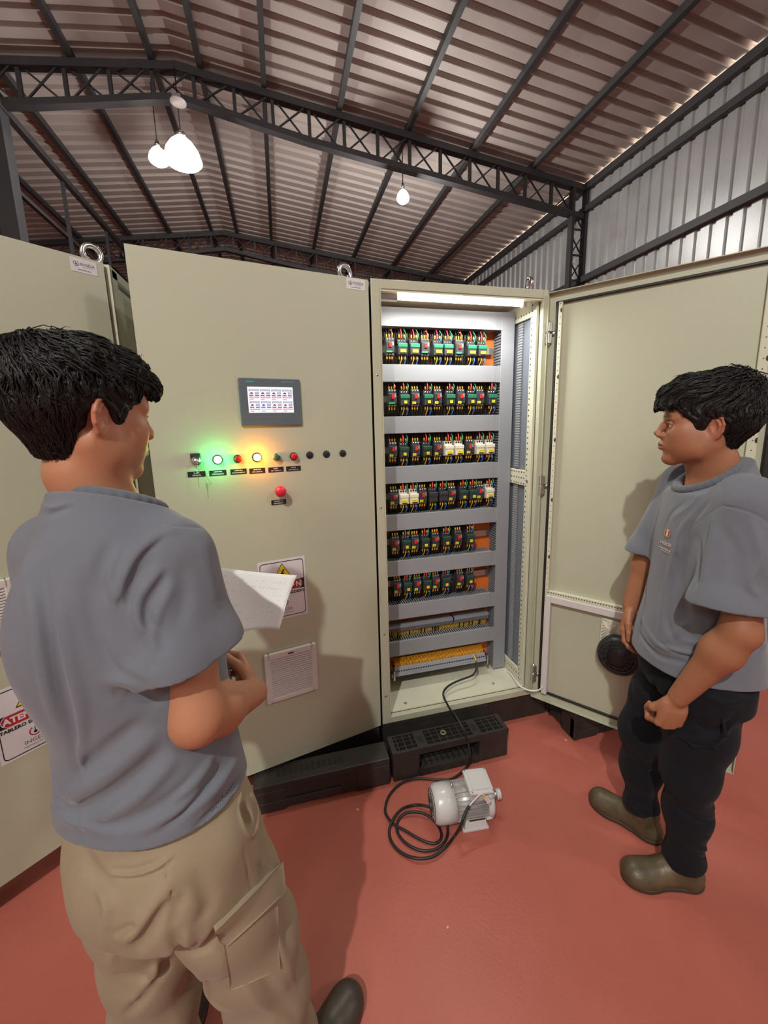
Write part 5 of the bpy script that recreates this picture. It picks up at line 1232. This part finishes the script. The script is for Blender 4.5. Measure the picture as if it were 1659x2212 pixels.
    fh=p.hit([(1470,1590),(1500,1610),(1540,1610),(1565,1585),(1560,1550)]); fh=fh+p.grad(fh)*.003; pk.chain(list(fh),[.004,.006,.006,.005,.003],.012); npmesh('pocket_flap',[nets(pk,fh.min(0)-.03,fh.max(0)+.03,.0025)],NAVY,pa)
    # ---- boots
    for hl,te,hi,ak_ in(((1.300,.842),(1.052,.926),.15,(1.238,.866,.165)),((1.285,.985),(1.166,1.213),.15,(1.248,1.050,.185))):
        q=Sdf(); boot(q,hl,te,hi,.046,ak_); lo_=np.minimum(hl,te);h_=np.maximum(hl,te); bt=npmesh('boot',[nets(q,(lo_[0]-.07,lo_[1]-.07,-.01),(h_[0]+.07,h_[1]+.07,.25),.0030)],LEATH,t)
        D=nrm(np.array([*te,0])-np.array([*hl,0])); Ln=np.linalg.norm(np.array(te)-np.array(hl)); Sd=np.cross([0,0,1],D); z=Sdf(); h0=np.array([*hl,0.])
        z.ell(h0+D*Ln*.76,(.255*Ln,.049,.5),np.array([D,Sd,[0,0,1.]]),.01); z.ell(h0+D*Ln*.17,(.185*Ln,.037,.5),np.array([D,Sd,[0,0,1.]]),.03); z.cone(h0+D*Ln*.2,h0+D*Ln*.7,.036,.040,.02); z.half((0,0,.016),(0,0,1)); z.half((0,0,.001),(0,0,-1))
        npmesh('sole',[nets(z,(lo_[0]-.07,lo_[1]-.07,-.01),(h_[0]+.07,h_[1]+.07,.03),.0025)],mat('boot_sole',(.045,.030,.016),.6) if 'boot_sole' not in MATS else MATS['boot_sole'],bt)
    return t
def man_left():
    t=thing('person','person in grey-blue t-shirt and khaki trousers seen from behind, holding a paper','person',(-.27,.78,0),'men in the hall')
    Ft=nrm((.45,.89,0)); Lt=nrm((-.89,.45,0)); Rt=-Lt; ang=math.atan2(Lt[1],Lt[0])
    Hc=np.array([-.342,.868,1.598]); Fh=(.71,.70)
    sh_r=np.array([-.205,.788,1.345]); sh_l=np.array([-.445,.912,1.345]); el_r=np.array([-.176,.705,1.072]); wr_r=np.array([-.098,.890,.975]); el_l=np.array([-.500,1.02,1.07]); wr_l=np.array([-.285,1.06,1.035])
    zz=[.78,.88,1.00,1.12,1.24,1.33,1.40,1.44,1.485]
    cx=[-.275,-.282,-.292,-.303,-.314,-.320,-.324,-.328,-.332]; cy=[.775,.782,.800,.822,.842,.850,.850,.848,.846]
    aa=[.180,.172,.164,.170,.178,.160,.112,.082,.074]; bb=[.148,.140,.128,.127,.124,.108,.086,.072,.064]; an=[ang]*9
    b=Sdf(); R,w=head_parts(b,Hc,Fh,-.07); F,L,U=R
    b.chain([w(-.006,0,-.045),w(-.012,0,-.10),(-.312,.852,1.37)],[.050,.052,.064],.03); b.cone(w(-.004,0,-.085),(-.30,.872,1.38),.026,.030,.022)
    b.cone(w(-.02,-.056,-.05),(-.285,.885,1.40),.014,.013,.03); b.cone((-.32,.85,1.335),(-.32,.85,1.30),.070,.11,.04)
    head=nets(b,(-.56,.66,1.36),(-.12,1.06,1.78),.0019)
    a=Sdf(); a.chain([sh_r,sh_r*.5+el_r*.5,el_r,el_r*.70+wr_r*.30,wr_r],[.054,.049,.042,.045,.029],.03); a.ell(el_r+[-.002,-.008,-.006],(.030,.028,.030),None,.02)
    hd=nrm((-.42,.80,.42)); tips,_=hand_parts(a,wr_r+hd*.006,hd,nrm((.82,.45,.1)),nrm((-.2,-.3,.95)),[(.75,1.05,.6),(.95,1.15,.7),(1.05,1.2,.8),(1.1,1.2,.8)],[(.62,.70,-.30),(.80,.30,-.50),(.80,.0,-.55)],1.0)
    a.chain([sh_l,sh_l*.5+el_l*.5,el_l,wr_l],[.052,.048,.043,.030],.03)
    h2=nrm((.86,-.42,.22)); tl,_=hand_parts(a,wr_l+h2*.006,h2,nrm((-.3,-.2,-.95)),nrm((.35,.85,.1)),[(.45,.9,.6),(.55,1.0,.6),(.65,1.0,.6),(.75,1.0,.6)],[(.75,.45,-.55),(.95,.1,-.3),(.98,0,-.2)],.97)
    arms=nets(a,(-.62,.58,.86),(.08,1.2,1.46),QH)
    c=Sdf(); c.loft(zz[1:7],cx[1:7],cy[1:7],np.array(aa[1:7])-.022,np.array(bb[1:7])-.022,an[1:7]); c.chain([sh_r,sh_l],[.045,.045])
    hips=[(-.198,.735,.84),(-.352,.812,.84)]; kn=[(-.135,.775,.48),(-.345,.815,.48)]; ak=[(-.085,.770,.09),(-.375,.830,.09)]
    c.cone(hips[0],hips[1],.062,.062,.03)
    c.cone((-.275,.785,.86),(-.28,.79,.98),.085,.10,.03)
    for i in(0,1): c.chain([hips[i],kn[i],ak[i]],[.060,.050,.037],.03)
    core=nets(c,(-.62,.55,.04),(.02,1.1,1.43),.006)
    V=np.concatenate([head[0],arms[0],core[0]]); base=(.44,.195,.108)
    cols=tintcols(V,base,[(w(.105,0,-.060),(.016,.026,.009),(.32,.10,.075),.8),(w(-.012,-.080,0),(.03,.03,.04),(.47,.17,.11),.7),(w(.05,-.045,-.07),(.05,.03,.035),(.34,.155,.09),.5),
        (w(.100,-.018,.0265),(.016,.014,.0050),(.03,.02,.015),.85),(w(.088,-.036,.0275),(.016,.014,.0048),(.03,.02,.015),.85),(w(.100,.018,.0265),(.016,.014,.0050),(.03,.02,.015),.85),(w(.088,-.033,.0068),(.012,.014,.0022),(.05,.025,.02),.8)])
    npmesh('body',[head,arms,core],SKINL,t,cols)
    eyes(t,Hc,R,w); hair_build(Hc,R,w,'L',t,11)
    # ---- t-shirt
    s=Sdf(); s.loft(zz,cx,cy,aa,bb,an)
    s.chain([(-.320,.845,1.392),sh_r+[-.005,0,.012]],[.074,.056],.06); s.chain([(-.320,.845,1.392),sh_l+[.005,0,.010]],[.074,.056],.06)
    sleeve(s,sh_r+[0,0,-.008],(-.180,.738,1.178),nrm((.62,.78,0)),.058,.060,(.06,.02,-1),.034)
    sleeve(s,sh_l,(-.490,.975,1.13),Ft,.058,.060,(0,.1,-1),.02)
    for i in range(8): pass
    s.ell((-.34,.76,1.22),(.12,.07,.16),None,.08)
    lines=[
     ([(330,1590),(250,1660),(190,1700),(150,1720)],.012,.014),([(350,1620),(280,1690),(200,1740),(150,1750)],-.012,.013),([(370,1650),(300,1720),(220,1770)],.010,.012),([(300,1560),(230,1620),(170,1670)],-.010,.013),
     ([(420,1680),(360,1730),(280,1775),(200,1785)],-.008,.010),([(440,1700),(380,1755),(300,1795)],.008,.009),([(480,1650),(430,1720),(350,1790)],-.008,.010),([(510,1640),(470,1700),(400,1760)],.009,.010),([(520,1680),(480,1730),(420,1790)],-.007,.008),([(460,1640),(420,1690),(370,1730)],.008,.010),
     ([(60,1200),(75,1320),(95,1450),(120,1560)],.005,.012),([(90,1220),(105,1350),(130,1480),(160,1600),(165,1680)],-.007,.014),([(130,1300),(150,1420),(175,1540),(170,1660)],.007,.012),([(190,1240),(200,1330),(240,1420),(290,1450)],-.006,.016),([(215,1350),(260,1430),(320,1460)],.005,.012),
     ([(380,1140),(310,1180),(270,1240),(258,1300)],.009,.012),([(330,1200),(285,1260),(275,1310)],-.008,.009),([(360,1155),(300,1215),(283,1290)],-.005,.007),([(230,1180),(215,1240),(225,1290)],-.006,.012),([(255,1190),(235,1250),(250,1300)],.005,.010),
     ([(345,1230),(300,1290),(300,1340),(315,1370)],.007,.009),([(360,1240),(320,1310),(318,1360)],-.006,.008),([(370,1270),(340,1330),(335,1380)],.005,.009),([(290,1380),(320,1420),(330,1450)],-.004,.009),([(320,1330),(350,1380),(345,1420)],-.005,.009),
     ([(430,1170),(450,1230),(470,1300)],.004,.018),([(395,1220),(400,1290),(380,1360)],-.004,.016),([(110,1740),(160,1775),(240,1800)],.006,.009),([(120,1720),(150,1750),(180,1790)],-.006,.008),([(60,1100),(100,1110),(150,1095)],-.004,.007),([(75,1085),(110,1098),(160,1085)],.003,.006),
     ([(160,1600),(180,1680),(165,1740)],.006,.009),([(240,1500),(300,1500),(350,1520)],-.006,.016),([(230,1470),(290,1480),(340,1500)],.005,.012)]
    hits=[(np.array(spline(s.hit(p),4)),a_,w_) for p,a_,w_ in lines]
    sm1=s.hit([(432,1141),(400,1137),(372,1139),(340,1160),(305,1190),(280,1225),(262,1270),(258,1310)]); sm2=s.hit([(255,1080),(310,1105),(350,1130),(375,1138)])
    for p,a_,w_ in hits: s.line(p,a_,w_)
    s.line(np.array(spline(sm1,4)),-.0026,.003,False); s.line(sm2,-.0018,.0025,False)
    s.wave(cloth_noise(.0013,16,.0005,40,1.1))
    s.half((-.275,.775,.885),(.0,-.10,-1),.002)
    s.loft([.60,.83,.91],[-.275]*3,[.775,.775,.78],[.168,.166,.15],[.131,.129,.115],[ang]*3,.002,op='s')
    nk=np.array([-.318,.854,1.434])+Ft*.012; nn_=nrm(Ft*.46+np.array([0,0,1])); s.cone(nk+nn_*.09,nk-nn_*.045,.076,.066,.004,'s'); collar_cut(s,nk,nn_)
    shm=nets(s,(-.66,.52,.79),(.02,1.15,1.52),.0030); npmesh('tshirt',[shm],SHIRT,t)
    cr=Sdf(); ring=collar_ring(s,nk,nn_,Ft); cr.chain(ring,[.0120]*len(ring),.004); npmesh('collar',[nets(cr,(-.48,.70,1.34),(-.18,1.0,1.52),.0025)],SHIRTR,t)
    # ---- trousers
    p=Sdf(); p.loft([.72,.80,.88,.93],[-.274,-.275,-.278,-.28],[.772,.775,.778,.78],[.168,.164,.152,.138],[.138,.132,.118,.105],[ang]*4,.05)
    p.ell((-.322,.715,.765),(.080,.070,.085),None,.06); p.ell((-.240,.680,.765),(.080,.070,.085),None,.06)
    cuff_leg(p,[(-.205,.738,.80),(-.170,.752,.62),(-.135,.772,.46),(-.118,.785,.28),(-.100,.782,.09)],[.104,.098,.090,.086,.082],(-.2,-.1,-1),.04)
    cuff_leg(p,[(-.345,.805,.80),(-.346,.812,.62),(-.350,.822,.46),(-.365,.835,.28),(-.378,.838,.07)],[.104,.097,.090,.085,.080],(0,-.1,-1),.04)
    pl=[([(235,1888),(290,1890),(340,1872),(372,1848)],.0045,.004),([(240,1896),(290,1898),(345,1882),(374,1856)],-.0045,.004),([(240,1880),(290,1880),(340,1862)],-.003,.004),
        ([(370,1900),(330,1960),(290,2010),(260,2030)],.009,.014),([(360,1940),(330,2000),(290,2060)],-.009,.014),([(395,1930),(375,1985),(380,2030),(400,2060)],-.008,.012),([(250,2020),(290,2000),(300,2000)],-.006,.008),
        ([(380,2050),(330,2110),(280,2160)],.008,.016),([(370,2070),(320,2140),(270,2200)],-.008,.014),([(400,2020),(420,2040),(450,2010)],.007,.010),([(410,2060),(450,2040),(470,2000)],-.006,.010),([(420,1880),(450,1950),(430,2000)],-.006,.016),
        ([(560,1870),(590,1900),(605,1930)],-.006,.012),([(480,2120),(530,2090),(580,2080)],-.005,.010),([(560,2080),(590,2140),(640,2200)],-.006,.012),([(520,2100),(550,2160),(600,2200)],.005,.012),([(600,2000),(610,2060),(640,2120)],.006,.012),([(210,1900),(230,1990),(240,2080)],.006,.012),([(180,1830),(200,1880),(240,1920)],-.006,.014),([(250,2100),(300,2110),(360,2100)],-.006,.014),([(430,2100),(450,2150),(500,2190)],.006,.012)]
    H_=[(np.array(spline(p.hit(q_),4)),a_,w_) for q_,a_,w_ in pl]
    base=Sdf(); base.p=list(p.p)
    for q_,a_,w_ in H_: p.line(q_,a_,w_)
    sp=base.hit([(522,1700),(520,1750),(530,1790),(545,1806),(558,1780),(556,1740),(545,1715)]); p.line(np.array(spline(sp,4)),.004,.004,False); p.ell(base.hit([(535,1755)])[0],(.013,.013,.030),None,.006,'s')
    cr_=base.hit([(350,1845),(372,1930),(385,2000)]); p.line(cr_,-.0035,.003)
    ss=base.hit([(525,1830),(540,1900),(560,1960)]); p.line(ss,-.0025,.003)
    p.wave(cloth_noise(.0018,18,.0008,44,.7))
    pm=nets(p,(-.62,.50,.03),(.10,1.1,.97),.0032); pa=npmesh('trousers',[pm],KHAKI,t)
    # cargo pocket: bellows pouch and flap
    def panel(pix,th,name,inset=0):
        n=8; A=np.array(pix,float); g=[]
        for i in range(n+1):
            for j in range(n+1):
                u=i/n;v=j/n; g.append((A[0]*(1-u)+A[1]*u)*(1-v)+(A[3]*(1-u)+A[2]*u)*v)
        h=base.hit(g); gr=base.grad(h); q=Sdf(); h=h+gr*th*.5
        V=np.concatenate([h-gr*th,h+gr*th]); N=(n+1)**2; ix=np.arange(N).reshape(n+1,n+1); f=[]
        a_,b_,c_,d_=ix[:-1,:-1],ix[1:,:-1],ix[1:,1:],ix[:-1,1:]
        top=np.stack([a_,b_,c_,d_],-1).reshape(-1,4)+N; bot=np.stack([d_,c_,b_,a_],-1).reshape(-1,4)
        rim=np.concatenate([ix[:,0],ix[-1,1:],ix[::-1,-1][1:],ix[0,::-1][1:-1]]); r2=np.roll(rim,-1); sd=np.stack([rim,rim+N,r2+N,r2],-1)
        o=npmesh(name,[(V,np.concatenate([top,bot,sd]))],KHAKI,pa); m_=o.modifiers.new('b','BEVEL'); m_.width=.002; m_.segments=2; m_.limit_method='ANGLE'; o.modifiers.new('s','SUBSURF').render_levels=1; return o
    panel([(478,1995),(592,1905),(600,2090),(500,2130)],.0035,'cargo_pocket')
    panel([(460,2002),(600,1868),(606,1925),(488,2030)],.0075,'pocket_flap')
    # belt loop gap shows the dark pocket lining
    for hl,te,ak_,lab in(((-.108,.718),(.106,.878),(-.088,.775,.17),'r'),((-.40,.755),(-.33,1.02),(-.378,.838,.17),'l')):
        q=Sdf(); boot(q,hl,te,.15,.046,ak_); lo_=np.minimum(hl,te);h_=np.maximum(hl,te); bt=npmesh('shoe',[nets(q,(lo_[0]-.07,lo_[1]-.07,-.01),(h_[0]+.07,h_[1]+.07,.25),.0030)],LEATHD,t)
        D=nrm(np.array([*te,0])-np.array([*hl,0])); Ln=np.linalg.norm(np.array(te)-np.array(hl)); Sd=np.cross([0,0,1],D); z=Sdf(); h0=np.array([*hl,0.])
        z.ell(h0+D*Ln*.76,(.25*Ln,.048,.5),np.array([D,Sd,[0,0,1.]]),.01); z.ell(h0+D*Ln*.17,(.18*Ln,.036,.5),np.array([D,Sd,[0,0,1.]]),.03); z.cone(h0+D*Ln*.2,h0+D*Ln*.7,.036,.040,.02); z.half((0,0,.014),(0,0,1)); z.half((0,0,.001),(0,0,-1))
        npmesh('sole',[nets(z,(lo_[0]-.07,lo_[1]-.07,-.01),(h_[0]+.07,h_[1]+.07,.03),.0025)],BLACK,bt)
    return t,tips,tl
if 1: man_right()
_,tipr,tipl=man_left()
# ------------------------------------------------------------------ the sheet of paper and the screwdriver
def paper():
    c=[PYl(425,1218,1.08),PYl(641,1243,1.12),PYl(600,1363,1.03),PYl(470,1378,.985)]; n=16; m=MB(); V=[]
    for i in range(n+1):
        for j in range(n+1):
            u=i/n;v=j/n; p=(c[0]*(1-u)+c[1]*u)*(1-v)+(c[3]*(1-u)+c[2]*u)*v
            sag=math.sin(math.pi*u)*(1-v)*.016; p=p+np.array([0,.02*math.sin(math.pi*u),-sag])+np.array([.004,0,.004])*math.sin(5*v+3*u); V.append(p)
    N=n+1; m.add(V,[(i*N+j,(i+1)*N+j,(i+1)*N+j+1,i*N+j+1) for i in range(n) for j in range(n)],PAPERW,True)
    t=thing('paper_sheet','white paper sheet with faint notes held by the man on the left','paper',tuple(c[3]))
    o=m.build('sheet',t); md=o.modifiers.new('t','SOLIDIFY'); md.thickness=.0005; md.offset=0
    m=MB(); rg=random.Random(4); V=np.array(V).reshape(N,N,3); nn=np.cross(V[8,0]-V[0,0],V[0,8]-V[0,0]); nn/=np.linalg.norm(nn); nn*= -1 if nn@(V[8,8]-O3)>0 else 1
    def at(u,v):
        x=u*n;y=v*n;i=min(int(x),n-1);j=min(int(y),n-1);a=x-i;b=y-j; return (V[i,j]*(1-a)+V[i+1,j]*a)*(1-b)+(V[i,j+1]*(1-a)+V[i+1,j+1]*a)*b+nn*.0009
    for r in range(7):
        u=.20+rg.random()*.1
        while u<.88:
            l=rg.uniform(.01,.035); v=.14+r*.105+rg.uniform(-.01,.01)
            if rg.random()<.6: m.add([at(u,v),at(u+l,v+.002),at(u+l,v+.010),at(u,v+.008)],[(0,1,2,3)],MATS['faint_pencil'])
            u+=l+rg.uniform(.01,.05)
    m.build('faint_notes',t)
mat('faint_pencil',(.55,.56,.58),.7)
paper()
a=PYl(484,1388,.955); b=PYl(500,1474,.935); a=Vector(a);b=Vector(b); d=(b-a).normalized(); L_=(b-a).length
t=thing('screwdriver','small screwdriver with green and clear handle between the left man\'s hands','screwdriver',tuple(a))
m=MB(); m.lathe(a-d*.02,d,[(0,.004),(.004,.008),(L_*.45,.0085),(L_*.60,.0065),(L_*.78,.008),(L_*.86,.005)],mat('green_handle',(.10,.26,.18),.2,coat=.5),12); m.build('handle',t)
m=MB(); m.lathe(a,d,[(L_*.6,.0022),(L_*1.05,.0022),(L_*1.12,.0014)],STEEL,8); m.build('blade',t)
